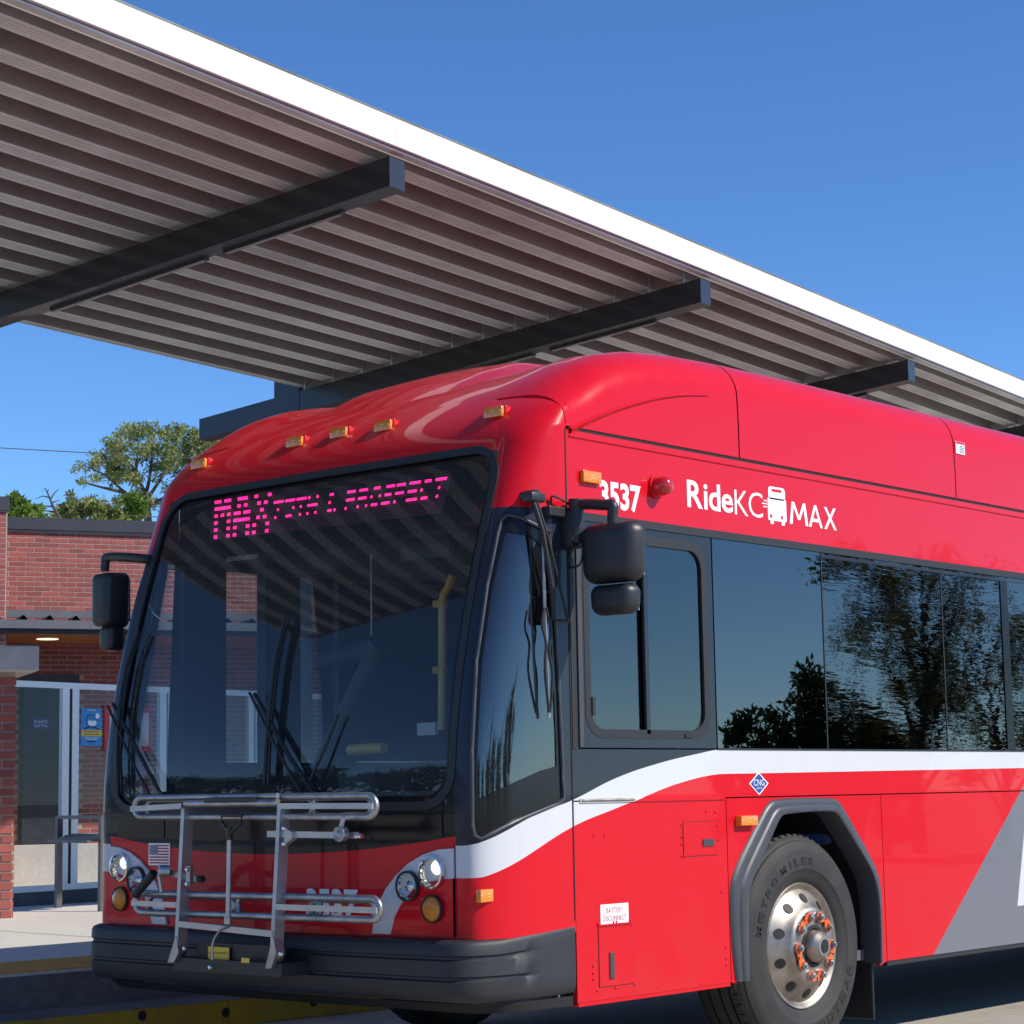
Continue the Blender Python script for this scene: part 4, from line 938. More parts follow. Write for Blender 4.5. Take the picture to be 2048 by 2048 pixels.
# side lettering
mb = MB(); text_on(mb, '3537', (.0012, .674, 2.522), (0, 1, 0), (0, 0, 1), .125, .296, bold=.035); B(mb, 'fleet_number', 'white_print')
lg = None
for word, y0_, z0_, h_, w_, bd in (('Ride', 1.321, 2.585, .128, .365, .018), ('KC', 1.70, 2.583, .120, .235, -.006)):
    yy_ = y0_; tw = [text_geo(ch, 1.0, bd)[0] for ch in word]; ws_ = [np.array(t)[:, 0].max() - np.array(t)[:, 0].min() for t in tw]; gap = .11 * np.mean(ws_) if word != 'KC' else .02; k_ = w_ / (sum(ws_) + gap * (len(word) - 1))
    cap = np.array(tw[0])[:, 1].max() - np.array(tw[0])[:, 1].min()
    for ch, t_, wc in zip(word, tw, ws_):
        A2 = np.array(t_); hgt = (A2[:, 1].max() - A2[:, 1].min()) / cap * h_
        mb = MB(); text_on(mb, ch, (.0012, yy_, z0_), (0, 1, 0), (0, 0, 1), hgt, wc * k_, bold=bd); o = B(mb, 'logo_letter', 'white_print'); lg = lg or o; yy_ += (wc + gap) * k_
def strokes(y0_, z0_, w_, h_, segs, t_):
    mb = MB()
    for k, poly in enumerate(segs): mb.prism([P(.0010 + .00025 * k, y0_ + a * w_, z0_ + b * h_) for a, b in poly], P(.0002, 0, 0))
    return B(mb, 'logo_letter', 'white_print')
strokes(2.165, 2.578, .165, .112, [[(0, 0), (.15, 0), (.26, 1), (.13, 1)], [(.85, 0), (1, 0), (.87, 1), (.74, 1)], [(.13, 1), (.27, 1), (.56, .22), (.44, .22)], [(.73, 1), (.87, 1), (.56, .22), (.44, .22)]], .1)
strokes(2.335, 2.578, .125, .112, [[(0, 0), (.17, 0), (.58, 1), (.42, 1)], [(.83, 0), (1, 0), (.58, 1), (.42, 1)], [(.2, .24), (.8, .24), (.75, .39), (.25, .39)]], .1)
strokes(2.475, 2.578, .115, .112, [[(0, 0), (.20, 0), (.98, 1), (.78, 1)], [(.80, 0), (1, 0), (.22, 1), (.02, 1)]], .1)
def sp(y, z): return P(.0012, y, z)
ic = MB(); iy, iz = 1.985, 2.585
def rr2(y0, y1, z0, z1, r): return [sp(a, b) for a, b in rrect(y0, y1, z0, z1, r, 4)]
ic.prism(rr2(iy, iy + .145, iz + .10, iz + .163, .02), P(.0004, 0, 0)); ic.prism(rr2(iy - .008, iy + .153, iz - .005, iz + .108, .012), P(.0004, 0, 0))
for a in (.012, .108): ic.prism(rr2(iy + a, iy + a + .028, iz - .022, iz - .003, .005), P(.0004, 0, 0))
for z, a in ((.085, .03), (.07, .045), (.055, .035)): ic.box(.0012, .0016, iy - .012 - a, iy - .014, iz + z, iz + z + .006)
B(ic, 'bus_icon', 'white_print', lg, local=True)
ic = MB(); ic.prism([p + P(.0006, 0, 0) for p in rr2(iy + .03, iy + .115, iz + .138, iz + .152, .004)], P(.0003, 0, 0))
for a in (.018, .112): ic.lathe([(0, .010), (.0004, .010), (.0005, .0005)], (.0017, iy + a, iz + .016), (1, 0, 0), (0, 1, 0), 14)
B(ic, 'bus_icon_detail', 'red_paint', lg, local=True)
# ------------------------------------------------------------------ roof fairings
zt_t = [(.44, 3.02), (.52, 3.085), (.62, 3.15), (.75, 3.22), (.9, 3.275), (1.1, 3.318), (1.4, 3.343), (1.8, 3.355), (2.4, 3.36), (13, 3.36)]
def zt(y): return interp(y, zt_t)
def roof_sec(y):
    t = zt(y); rz = min(.20, (t - 2.87) * .8); rx = interp(y, [(.44, .26), (1.2, .22), (2, .20)]); h = []
    h.append(P(.000, y, 2.862)); h.append(P(.000, y, 2.862 + (t - rz - 2.862) * .5)); h.append(P(-.004, y, t - rz))
    for k in range(1, 11):
        a = math.pi / 2 * k / 10; h.append(P(-.004 - rx * (1 - math.cos(a)), y, t - rz + rz * math.sin(a)))
    dp = interp(y, [(.44, 0), (.6, .008), (.9, .024), (13, .024)])
    for x, q in ((-.32, .0), (-.36, .04), (-.40, .16), (-.45, .40), (-.50, .68), (-.55, .90), (-.60, 1.0), (-.8, 1.0), (-1.05, 1.0)): h.append(P(x, y, t + .004 - dp * q))
    m = [mir(p) for p in h][::-1]; return h + [P(XC, y, t + .004 - dp)] + m
def cover(name, y0, y1, n, parent=None):
    ys = list(np.linspace(y0, y1, n)); G = [roof_sec(y) for y in ys]; mb = MB().grid(G)
    for y, inn in ((y0, .03), (y1, -.03)):
        g = roof_sec(y); mb.grid([g, [P(XC + (p[0] - XC) * .985, y + inn * .4, p[2] - .02) for p in g]])
    return B(mb, name, 'red_paint', smooth=35)
fair = cover('front_fairing', .452, 1.748, 30)
for a, b in ((1.758, 3.822), (3.832, 5.9), (5.91, 8.0), (8.01, 10.1), (10.11, YEND)): cover('roof_cover', a, b, 4)
B(MB().grid([[P(p[0] * .97 + XC * .03, p[1], p[2] - .05) for p in roof_sec(y)] for y in (1.2, YEND - .1)]), 'roof_liner', 'undercarriage')
B(MB().box(-.03, -.004, .47, YEND, 2.846, 2.862), 'roof_gutter', 'undercarriage')
B(MB().tube([P(.002, y, 2.818) for y in (.47, 3, 6, YEND)], .0045, 6), 'drip_rail', 'red_paint')
cr = [onx(.0, *q) for q in ((1138, 858), (1180, 838), (1215, 824), (1250, 812), (1290, 801), (1330, 793), (1370, 789), (1418, 790))]
cr = smooth_path([P(.003, p[1], p[2]) for p in cr], 4); n = len(cr)
mb = MB(); up_ = [P(.001, p[1], p[2] + .006) for p in cr]; lip = [P(.018 * (1 - k / (n - 1)) ** .6 + .001, p[1], p[2] - .004) for k, p in enumerate(cr)]; lo_ = [P(.0, p[1] + .006, p[2] - .022 * (1 - .8 * k / (n - 1))) for k, p in enumerate(cr)]
mb.grid([up_, lip, lo_]); B(mb, 'crease_lip', 'red_paint', fair, smooth=20, local=True)
stk = B(MB().box(.0, .002, 3.845, 3.945, 3.115, 3.185), 'roof_sticker', 'white_print'); mb = MB().box(.002, .0025, 3.848, 3.942, 3.170, 3.184); 
B(mb, 'sticker_band', 'notice_red', stk, local=True); mb = MB()
for k in range(5): mb.box(.002, .0025, 3.885, 3.938, 3.122 + .009 * k, 3.126 + .009 * k)
B(mb, 'sticker_print', 'black_print', stk, local=True)
# raised centre of the front fairing
G = []
for y in np.linspace(.50, 1.745, 28):
    t = zt(y); dp = interp(y, [(.44, 0), (.6, .008), (.9, .024), (13, .024)]); hgt = interp(y, [(.50, -.03), (.66, .008), (.86, .042), (1.1, .068), (1.4, .07), (1.745, .055)])
    xa, xb = -.52 - .10 * max(0, 1 - (y - .5) / .5), -1.92 + .10 * max(0, 1 - (y - .5) / .5); base = t - dp - .012; row = []
    for k in range(11): q = k / 10; row.append(P(xa - .36 * q, y, base + (hgt + .012) * (3 * q * q - 2 * q ** 3)))
    row += [P(xa - .36 + (xb - xa + .58) * q, y, base + .012 + hgt + .014 * math.sin(math.pi * q)) for q in (.2, .4, .6, .8)]
    for k in range(11): q = 1 - k / 10; row.append(P(xb + .22 * q, y, base + (hgt + .012) * (3 * q * q - 2 * q ** 3)))
    G.append(row)
B(MB().grid(G), 'fairing_hump', 'red_paint', fair, smooth=40, local=True)
# ------------------------------------------------------------------ front marker lights
for px, py in ((398.9, 930.6), (594.9, 885.9), (682.9, 867.6), (771.9, 853.9), (993.3, 826.4)):
    p = front_pt(px, py); z = p[2]; x = p[0]
    if px > 990: x = min(x, -.30)
    if px < 400: x = max(x, XL + .30)
    y = FY(x, z); t = _n([0, fy1(z + .02) - fy1(z - .02), .04]); nr = np.cross(P(1, 0, 0), t); nr = -nr if nr[1] > 0 else nr
    up = _n(P(0, 0, 1) * .8 + t * .2); nr2 = _n(P(0, -1, 0) * .85 + nr * .15)
    m_ = marker(P(x, y, z) + nr2 * .014, (1, 0, 0), np.cross(nr2, P(1, 0, 0)) * (1 if np.cross(nr2, P(1, 0, 0))[2] > 0 else -1), nr2, .105, .048, .014)
    mb = MB().bevel_box(-.060, .060, -.028, .030, -.05, .010, .006, 2); ey = np.cross(nr2, P(1, 0, 0)); ey = ey * (1 if ey[2] > 0 else -1)
    mb.v = [tuple(P(x, y, z) + P(1, 0, 0) * a + ey * b + nr2 * q_) for a, b, q_ in mb.v]; B(mb, 'lamp_base', 'red_paint', m_, smooth=40, local=True)
# ------------------------------------------------------------------ windows, driver side
def dwin(side):
    X = 0.0 if side > 0 else XL; s_ = side
    oy = [(.455, 1.472), (1.497, 1.472), (1.497, 2.453), (.455, 2.453)]
    outer = rrect(.457, 1.496, 1.473, 2.453, .012, 10); inner = rrect(.545, 1.455, 1.515, 2.425, .11, 10)
    fr_ = B(MB().ring([P(X - .012 * s_, a, b) for a, b in outer], [P(X - .012 * s_, a, b) for a, b in inner], P(.012 * s_, 0, 0)), 'driver_window', 'charcoal_paint')
    i2 = rrect(.583, 1.412, 1.553, 2.380, .085, 10)
    B(MB().ring([P(X - .03 * s_, a, b) for a, b in inner], [P(X - .03 * s_, a, b) for a, b in i2], P(.032 * s_, 0, 0)), 'window_gasket', 'black_rubber', fr_, smooth=30, local=True)
    B(MB().prism([P(X - .026 * s_, a, b) for a, b in rrect(.57, .995, 1.54, 2.39, .06, 5)], P(.006 * s_, 0, 0)), 'pane', 'driver_glass', fr_, local=True)
    B(MB().prism([P(X - .016 * s_, a, b) for a, b in rrect(.985, 1.42, 1.54, 2.39, .06, 5)], P(.006 * s_, 0, 0)), 'pane', 'driver_glass', fr_, local=True)
    xa, xb = sorted((X - .012 * s_, X + .002 * s_)); B(MB().box(xa, xb, .972, .998, 1.535, 2.395), 'mullion', 'charcoal_paint', fr_, local=True)
    B(MB().box(xa, xb + .006, .585, .605, 1.61, 1.69), 'latch', 'black_plastic', fr_, local=True)
    if side > 0:
        B(MB().box(X, X + .008, 1.25, 1.30, 1.522, 1.536), 'drain_clip', 'black_plastic', fr_, local=True)
dwin(1)
wy = [1.502, 2.432, 3.612, 4.80, 6.0, 7.2, 8.4, 9.6, 10.9, YEND - .01]
for k, (a, b) in enumerate(zip(wy[:-1], wy[1:])):
    zt_w = 2.452
    wn = B(MB().box(-.014, .001, a + .003, b - .004, 1.475, zt_w), 'side_window', 'tinted_glass' if k == 0 else 'wavy_tinted_glass')
    B(MB().box(-.020, .004, b - .005, b + .003, 1.471, zt_w), 'divider', 'black_rubber', wn, local=True)
    if k > 0: B(MB().box(-.010, .005, a + .006, b - .008, 2.428, 2.444), 'vent_rail', 'charcoal_paint', wn, local=True)
    B(MB().box(-.012, .004, a, b, 1.4665, 1.474), 'sill_trim', 'black_rubber', wn, local=True)
    if k >= 2:
        B(MB().box(-.012, .006, a + .66, a + .74, 1.477, 2.426), 'pillar_trim', 'black_gloss', wn, local=True)
B(MB().box(XL + .06, -.06, YEND - .06, YEND, .42, 3.3), 'rear_wall', 'red_paint')
# black pillar by the corner seam with its rubber trim
B(MB().box(-.002, .004, .452, .487, 1.466, 2.455), 'pillar_trim', 'black_rubber')
B(MB().tube([P(.004, .53, 1.475), P(.004, .53, 2.45)], .004, 5), 'pillar_seam', 'black_rubber')
B(MB().box(.001, .010, .493, .522, 1.475, 2.45), 'pillar_trim', 'flare_rubber')
# ------------------------------------------------------------------ kerb side: door and windows (seen through the windshield)
def ly(px, py=1350): return float(onx(XL + .03, px, py)[1])
posts_y = [(.44, .462), (ly(358), ly(442)), (ly(521), ly(591)), (ly(668), ly(700)), (4.4, 4.5), (5.6, 5.7), (6.8, 6.9), (8.0, 8.1), (9.2, 9.3), (10.4, 12.2)]
for a, b in posts_y: B(MB().box(XL + .002, XL + .07, a, b, 1.2, 2.46), 'kerbside_pillar', 'interior_dark')
for (a, b), (c_, d_) in zip(posts_y[:-1], posts_y[1:]): B(MB().box(XL + .02, XL + .026, b, c_, 1.47, 2.455), 'kerbside_window', 'curb_glass')
# ------------------------------------------------------------------ interior
B(MB().box(XL + .07, -.07, .10, YEND - .1, .42, .47), 'floor', 'interior_grey')
B(MB().box(XL + .07, -.07, .55, YEND - .1, 2.50, 2.55), 'ceiling', 'interior_dark')
dash = B(MB().bevel_box(-1.15, -.10, .02, .42, .60, 1.30, .05, 3), 'dashboard', 'interior_grey', smooth=40)
B(MB().bevel_box(XL + .12, -1.17, .02, .34, .60, 1.20, .04, 3), 'dash_shelf', 'interior_grey', dash, smooth=40, local=True)
for x in (-1.9, -1.45): B(MB().bevel_box(x - .18, x + .18, .06, .30, 1.18, 1.30, .04, 2), 'vent_box', 'seat_blue', dash, smooth=40, local=True)
sw = B(MB().tube([P(-.62 + .225 * math.cos(a), .52 + .16 * math.sin(a), 1.30 + .14 * math.sin(a)) for a in np.linspace(0, 2 * math.pi, 33)[:-1]], .014, 8, closed=True), 'steering_wheel', 'interior_grey', smooth=60)
B(MB().tube([P(-.62, .52, 1.30), P(-.62, .40, 1.0)], .03, 10), 'column', 'interior_dark', sw, local=True)
for a in (90, 210, 330): B(MB().tube([P(-.62, .52, 1.30), P(-.62 + .22 * math.cos(math.radians(a)), .52 + .155 * math.sin(math.radians(a)), 1.30 + .135 * math.sin(math.radians(a)))], .011, 6), 'spoke', 'interior_dark', sw, local=True)
seat = B(MB().bevel_box(-.88, -.38, 1.05, 1.20, .95, 1.85, .06, 3), 'driver_seat', 'interior_dark', smooth=40); B(MB().bevel_box(-.88, -.38, .72, 1.15, .85, .98, .05, 3), 'cushion', 'seat_blue', seat, smooth=40, local=True)
B(MB().bevel_box(-.76, -.50, 1.07, 1.17, 1.86, 2.08, .05, 3), 'headrest', 'interior_dark', seat, smooth=40, local=True)
# diagonal windshield brace / driver barrier as seen through the glass
B(MB().obox(P(-1.28, 1.30, .9), P(.70, 0, 0), P(0, .05, 0), P(0, 0, .75)), 'driver_partition', 'interior_dark')
pth = [on(1, 1.25, *q) for q in ((888, 1150), (884, 1195), (884, 1260), (886, 1430))]
yp = B(MB().tube(smooth_path([on(1, 1.25, 905, 1150), on(1, 1.25, 896, 1175), on(1, 1.25, 886, 1200), on(1, 1.25, 885, 1300), on(1, 1.25, 884, 1460)], 5), .021, 10), 'grab_pole', 'yellow_pole', smooth=60)
for py in (1207, 1340): p = on(1, 1.25, 885, py); B(MB().bevel_box(p[0] - .055, p[0] + .02, 1.23, 1.27, p[2] - .02, p[2] + .02, .008, 2), 'clamp', 'yellow_pole', yp, local=True)
p0, p1 = on(1, .75, 700, 1500), on(1, .75, 768, 1496); B(MB().tube([p0, p1], .028, 10), 'fare_rail', 'yellow_pole', smooth=60)
a = on(1, .95, 640, 1545); b = on(1, .95, 760, 1290); B(MB().tube([a, b], .055, 10), 'equipment_arm', 'interior_dark', smooth=60)
a = on(1, 1.05, 640, 1325); b = on(1, 1.05, 760, 1295); B(MB().tube([a, b], [.035, .06], 10), 'equipment_arm', 'interior_dark', smooth=60)
fb = B(MB().bevel_box(-1.62, -1.36, .62, .90, .47, 1.42, .03, 2), 'farebox', 'interior_dark')
for k in range(7):
    y = 2.6 + 1.1 * k
    for x0, x1 in ((-.98, -.12), (XL + .12, XL + .98)):
        s_ = B(MB().bevel_box(x0, x1, y, y + .10, 1.0, 1.62, .04, 2), 'passenger_seat', 'seat_blue', smooth=40); B(MB().bevel_box(x0, x1, y - .42, y + .02, .82, .96, .04, 2), 'cushion', 'seat_blue', s_, smooth=40, local=True)
for x in (-.95, XL + .95):
    for y in (2.5, 4.7, 6.9): B(MB().tube([P(x, y, .47), P(x, y, 2.5)], .018, 8), 'stanchion', 'yellow_pole', smooth=60)
pm = on(1, .45, 850, 1100); B(MB().bevel_box(pm[0] - .16, pm[0] + .16, .44, .50, pm[2] - .045, pm[2] + .045, .02, 2), 'interior_mirror', 'interior_grey', smooth=40)
ant = [on(1, .25, 742, 1108), on(1, .25, 743, 1270)]; B(MB().tube(ant, .004, 6), 'visor_rod', 'brushed_aluminium')
pv = on(1, .9, 858, 1458); B(MB().box(pv[0] - .06, pv[0] + .06, .88, .90, pv[2] - .03, pv[2] + .03), 'display_card', 'interior_white')
# ------------------------------------------------------------------ destination sign
def sgn(px, py):                    # a point on the sign face, 9 cm behind the windshield skin
    y = .25
    for _ in range(6):
        p = ony(y, px, py); y = fy1(p[2]) - .02 + .085
    return ony(y, px, py)
A_ = sgn(424.5, 1079.6); B_ = sgn(880, 1023.7); C_ = sgn(426.6, 986); D_ = sgn(909, 912)
zb0 = (A_[2] + B_[2]) / 2; zt0 = (C_[2] + D_[2]) / 2; xl0 = (A_[0] + C_[0]) / 2; xr0 = (B_[0] + D_[0]) / 2
def sg(u, v_, off=0.0): return (A_ * (1 - u) + B_ * u) * (1 - v_) + (C_ * (1 - u) + D_ * u) * v_ + P(0, -off, 0)
sign = B(MB().grid([[sg(u, v_, 0) for u in (-.01, .5, 1.01)] for v_ in np.linspace(-.02, 1.02, 8)]), 'destination_sign', 'led_panel')
mb = MB(); lz, hz_ = zb0 - .10, zt0 + .06
mb.grid([[P(x, fy1(z) + .16, z) for x in (XL + .14, -.14)] for z in np.linspace(lz, hz_, 6)]); mb.grid([[P(x, fy1(lz) + o_, lz) for x in (XL + .14, -.14)] for o_ in (.03, .16)])
B(mb, 'sign_box', 'black_gloss', sign, local=True)
FONT = {'M': ['10001', '11011', '11111', '10101', '10001', '10001', '10001'], 'A': ['00100', '01110', '01010', '11011', '11111', '10001', '10001'], 'X': ['10001', '10001', '01010', '00100', '01010', '10001', '10001'],
        '7': ['11111', '00001', '00010', '00100', '01000', '01000', '01000'], '5': ['11111', '10000', '11110', '00001', '00001', '10001', '01110'], 'T': ['11111', '00100', '00100', '00100', '00100', '00100', '00100'], 'H': ['10001', '10001', '10001', '11111', '10001', '10001', '10001'],
        '&': ['01100', '10010', '10100', '01000', '10101', '10010', '01101'], 'P': ['11110', '10001', '10001', '11110', '10000', '10000', '10000'], 'R': ['11110', '10001', '10001', '11110', '10100', '10010', '10001'], 'O': ['01110', '10001', '10001', '10001', '10001', '10001', '01110'],
        'S': ['01111', '10000', '10000', '01110', '00001', '00001', '11110'], 'E': ['11111', '10000', '10000', '11110', '10000', '10000', '11111'], 'C': ['01110', '10001', '10000', '10000', '10000', '10001', '01110'], ' ': ['00000'] * 7}
mb = MB()
def led(u0, u1, v0, v1):
    n = max(1, int(round((u1 - u0) / .0068)))
    for k in range(n):
        a = u0 + (u1 - u0) * (k + .04) / n; b = u0 + (u1 - u0) * (k + .88) / n
        mb.add([sg(a, v0, .006), sg(b, v0, .006), sg(b, v1, .006), sg(a, v1, .006)], [(0, 1, 2, 3)])
u = .012
for ch in 'MAX':
    for r, row in enumerate(FONT[ch]):
        vc = .045 + (6 - r) * .148
        for c_, bit in enumerate(row):
            if bit == '1': led(u + c_ * .0150, u + c_ * .0150 + .0165, vc - .033, vc + .033)
    u += .091
u = .283
for ch in '75TH & PROSPECT':
    for r in (0, 3, 6):
        vc = .29 + (6 - r) * .052
        for c_, bit in enumerate(FONT[ch][r]):
            if bit == '1': led(u + c_ * .0088, u + c_ * .0088 + .0094, vc - .025, vc + .025)
    u += .0505 if ch != ' ' else .032
o = B(mb, 'led_text', 'led_pink', sign, local=True, fix=False); o['kind'] = 'stuff'
# ------------------------------------------------------------------ fleet number and flag on the front
a = front_pt(613, 1841); b = front_pt(716, 1777); zl = front_pt(613, 1839)[2]; zh = front_pt(640, 1777)[2]
mb = MB(); text_on(mb, '3537', (a[0], 0, zl), (1, 0, 0), (0, 0, 1), zh - zl, b[0] - a[0], bold=.035); mb.v = [(x, FY(x, z) - .002, z) for x, y, z in mb.v]
B(mb, 'fleet_number', 'white_print')
fa = front_pt(300.5, 1730); fb_ = front_pt(341, 1686.5); fx0_, fx1_, fz0, fz1 = fa[0], fb_[0], fa[2], fb_[2]; yy = min(FY(fx0_, fz0), FY(fx1_, fz0)) - .004
flag = B(MB().box(fx0_, fx1_, yy, yy + .003, fz0, fz1), 'flag_decal', 'white_print')
mb = MB(); pw = (fx1_ - fx0_) * .05; W = fx1_ - fx0_ - 2 * pw; Hf = fz1 - fz0 - 2 * pw
for k in range(0, 13, 2): z = fz0 + pw + Hf * k / 13; mb.box(fx0_ + pw, fx1_ - pw, yy - .0006, yy, z, z + Hf / 13)
B(mb, 'flag_stripe', 'red_print', flag, local=True)
B(MB().box(fx0_ + pw, fx0_ + pw + W * .42, yy - .0012, yy - .0007, fz0 + pw + Hf * 6 / 13, fz1 - pw), 'flag_canton', 'navy_print', flag, local=True)
mb = MB()
for r in range(9):
    for c_ in range(6 if r % 2 == 0 else 5):
        x = fx0_ + pw + W * .42 * ((c_ + (.5 if r % 2 == 0 else 1)) / 6); z = fz0 + pw + Hf * 6 / 13 + Hf * 7 / 13 * (r + .5) / 9.2; mb.lathe([(0, .0022), (.0003, .0022), (.0004, .0002)], (x, yy - .0012, z), (0, -1, 0), (1, 0, 0), 5)
o = B(mb, 'flag_star', 'white_print', flag, local=True); o['kind'] = 'stuff'
# ------------------------------------------------------------------ wheels
RXW, RZW = -.05, .53
def wheel(cx, cy_, side, detail):
    c = P(cx, cy_, RZW); ax = P(side, 0, 0); e1 = P(0, 1, 0) if side > 0 else P(0, -1, 0)
    hub = B(MB().lathe([(-.02, .296), (.004, .301), (.009, .297), (.007, .289), (-.004, .280), (-.012, .268), (.004, .250), (.030, .215), (.046, .196), (.060, .186), (.070, .176), (.073, .165), (.073, .09), (.05, .085)], c, ax, e1, 72), 'wheel', 'brushed_aluminium', smooth=40)
    prof = [(-.10, .290), (-.002, .299), (.012, .312), (.024, .335), (.031, .365), (.0335, .368), (.0335, .374), (.033, .40), (.031, .425), (.026, .450), (.026, .454), (.018, .475), (.016, .479), (.004, .500), (-.004, .503), (-.012, .516), (-.030, .526), (-.07, .5295), (-.0701, .515), (-.085, .515), (-.0851, .530), (-.125, .531), (-.1251, .515), (-.14, .515), (-.1401, .531), (-.19, .531), (-.1901, .515), (-.205, .515), (-.2051, .530), (-.25, .527), (-.275, .515), (-.30, .48), (-.31, .42), (-.295, .34), (-.25, .30)]
    ty = B(MB().lathe(prof, c, ax, e1, 96), 'tyre', 'tyre_rubber' if detail else 'hub_black', hub, smooth=35, local=True)  # plain tyres near black: shade under the bus put into their colour
    if not detail: return hub
    lug = MB(); NL = 62
    for k in range(NL):
        a = 2 * math.pi * k / NL; rad = P(0, math.cos(a), math.sin(a)); tan = P(0, -math.sin(a), math.cos(a))
        o_ = c + rad * .503 + ax * -.034 - tan * .0155; lug.add([o_ + ax * .0305, o_ + tan * .031 + ax * .0305, o_ + tan * .031 + rad * .030 - ax * .001, o_ + rad * .030 - ax * .001, o_ - ax * .03, o_ + tan * .031 - ax * .03, o_ + tan * .031 + rad * .030 - ax * .03, o_ + rad * .030 - ax * .03],
                                                                       [(0, 1, 2, 3), (3, 2, 6, 7), (0, 3, 7, 4), (1, 5, 6, 2)])
    B(lug, 'tread_lug', 'tyre_rubber', hub, local=True, fix=False)['kind'] = 'stuff'
    # raised sidewall lettering
    def arc_text(mb, txt, r, a_mid, hgt, step, flip=False):
        n_ = len(txt)
        for i, ch in enumerate(txt):
            if ch == ' ': continue
            off = (i - (n_ - 1) / 2) * step; a = math.radians(a_mid) + (off if flip else -off)
            rad = P(0, math.cos(a), math.sin(a)); tan = P(0, math.sin(a), -math.cos(a))
            if flip: rad, tan = -rad, -tan
            base = c + P(0, math.cos(a), math.sin(a)) * (r + (hgt if flip else 0)) + ax * .0352
            v_, f_ = text_geo(ch, 1.0, .02); A = np.array(v_); lo_, hi_ = A.min(0), A.max(0); k_ = hgt / max(hi_[1] - lo_[1], .01); wch = step * r * .80
            kx = wch / max(hi_[0] - lo_[0], .2) if ch != 'I' else k_
            mb.add([base + tan * ((x - (lo_[0] + hi_[0]) / 2) * kx) + rad * ((y - lo_[1]) * k_) for x, y in v_], f_)
    for txt, r_, am, hg, stp, fl in (('METRO', .385, 148, .038, .165, False), ('MILER', .385, 98, .038, .155, False), ('GOODYEAR', .378, -57, .050, .185, True)):
        n_ = len(txt)
        for i_, ch in enumerate(txt):
            tm = MB(); off = (i_ - (n_ - 1) / 2) * stp; arc_text(tm, ch, r_, am + math.degrees(off if fl else -off), hg, stp, fl); B(tm, 'sidewall_letter', 'tyre_letter', hub, local=True)
    for k in range(10):
        a = 2 * math.pi * (k + .5) / 10; rad = P(0, math.cos(a), math.sin(a)); tan = P(0, -math.sin(a), math.cos(a))
        p = c + rad * .2265 + ax * .0235; nrm = _n(ax * .80 + rad * .60); e2 = np.cross(nrm, tan)
        hh = MB().prism([p + nrm * .0015 + tan * .024 * math.cos(q) + e2 * .028 * math.sin(q) for q in np.linspace(0, 2 * math.pi, 21)[:-1]], nrm * .0006); B(hh, 'hand_hole', 'hub_black', hub, local=True)  # black disc laid on the rim for the dark inside of the opening
        a = 2 * math.pi * k / 10; rad = P(0, math.cos(a), math.sin(a)); tan = P(0, -math.sin(a), math.cos(a)); p = c + rad * .143 + ax * .073
        mbn = MB(); mbn.tube([p, p + ax * .012], [.027, .025], 20); mbn.tube([p + ax * .012, p + ax * .030], [.0195, .0185], 6); mbn.tube([p + ax * .030, p + ax * .037], .0095, 8)
        B(mbn, 'lug_nut', 'rack_steel', hub, local=True, smooth=30)
        d_ = tan if k % 2 else -tan; ar = MB(); q0 = p + ax * .010
        ar.prism([q0 + d_ * .024 + rad * .022, q0 + d_ * .056 + rad * .002, q0 + d_ * .024 - rad * .022, q0 - d_ * .010 - rad * .026, q0 - d_ * .026, q0 - d_ * .010 + rad * .026], ax * .004); B(ar, 'nut_indicator', 'orange_arrow', hub, local=True)
    B(MB().lathe([(.05, .105), (.076, .10), (.077, .085), (.068, .08)], c, ax, e1, 36), 'hub_flange', 'hub_black', hub, local=True, smooth=30)
    B(MB().lathe([(.06, .078), (.10, .076), (.118, .066), (.132, .050), (.136, .048), (.136, .034), (.130, .033), (.130, .001)], c, ax, e1, 40), 'hub_cap', 'brushed_aluminium', hub, local=True, smooth=30)
    B(MB().lathe([(.1305, .032), (.137, .028), (.138, .001)], c, ax, e1, 24), 'hub_plug', 'hub_black', hub, local=True, smooth=30)
    return hub
wheel(RXW, 2.21, 1, True); wheel(XL - RXW, 2.21, -1, False); wheel(RXW, 9.3, 1, False); wheel(XL - RXW, 9.3, -1, False)
B(MB().tube([P(XL + .3, 2.21, .50), P(-.3, 2.21, .50)], .06, 10), 'front_axle', 'undercarriage')
# ------------------------------------------------------------------ mirrors
pm = onx(.055, 1153, 1045); ym = float(pm[1]); 
mirror = B(MB().tube([P(pm[0], ym, pm[2] + .10), P(pm[0], ym, pm[2] - .09)], .034, 18), 'side_mirror', 'black_plastic', smooth=40)
B(MB().bevel_box(-.03, pm[0] + .01, ym - .045, ym + .045, pm[2] - .11, pm[2] + .05, .015, 2), 'mount', 'black_plastic', mirror, smooth=40, local=True)
a = ony(ym, 1153, 1014); b = ony(ym - .01, 1224, 1004); c_ = ony(ym - .01, 1223, 1045)
def sqbar(mb, p, q, w_, h_):
    p, q = np.array(p), np.array(q); t = _n(q - p); s1 = _n(np.cross(t, P(0, 1, 0))); s2 = np.cross(t, s1)
    return mb.obox(p - s1 * w_ / 2 - s2 * h_ / 2, q - p, s1 * w_, s2 * h_)
arm = MB().tube(smooth_path([P(pm[0], ym, pm[2] + .06), P(pm[0] + .004, ym, a[2] - .01), P(pm[0] + .04, ym, a[2] + .008), P(b[0] - .05, ym, b[2] - .006), P(b[0] - .006, ym, b[2] - .012), P(c_[0], ym, c_[2] + .03), P(c_[0], ym, c_[2] - .02)], 5), .024, 8); B(arm, 'arm', 'black_plastic', mirror, smooth=50, local=True)
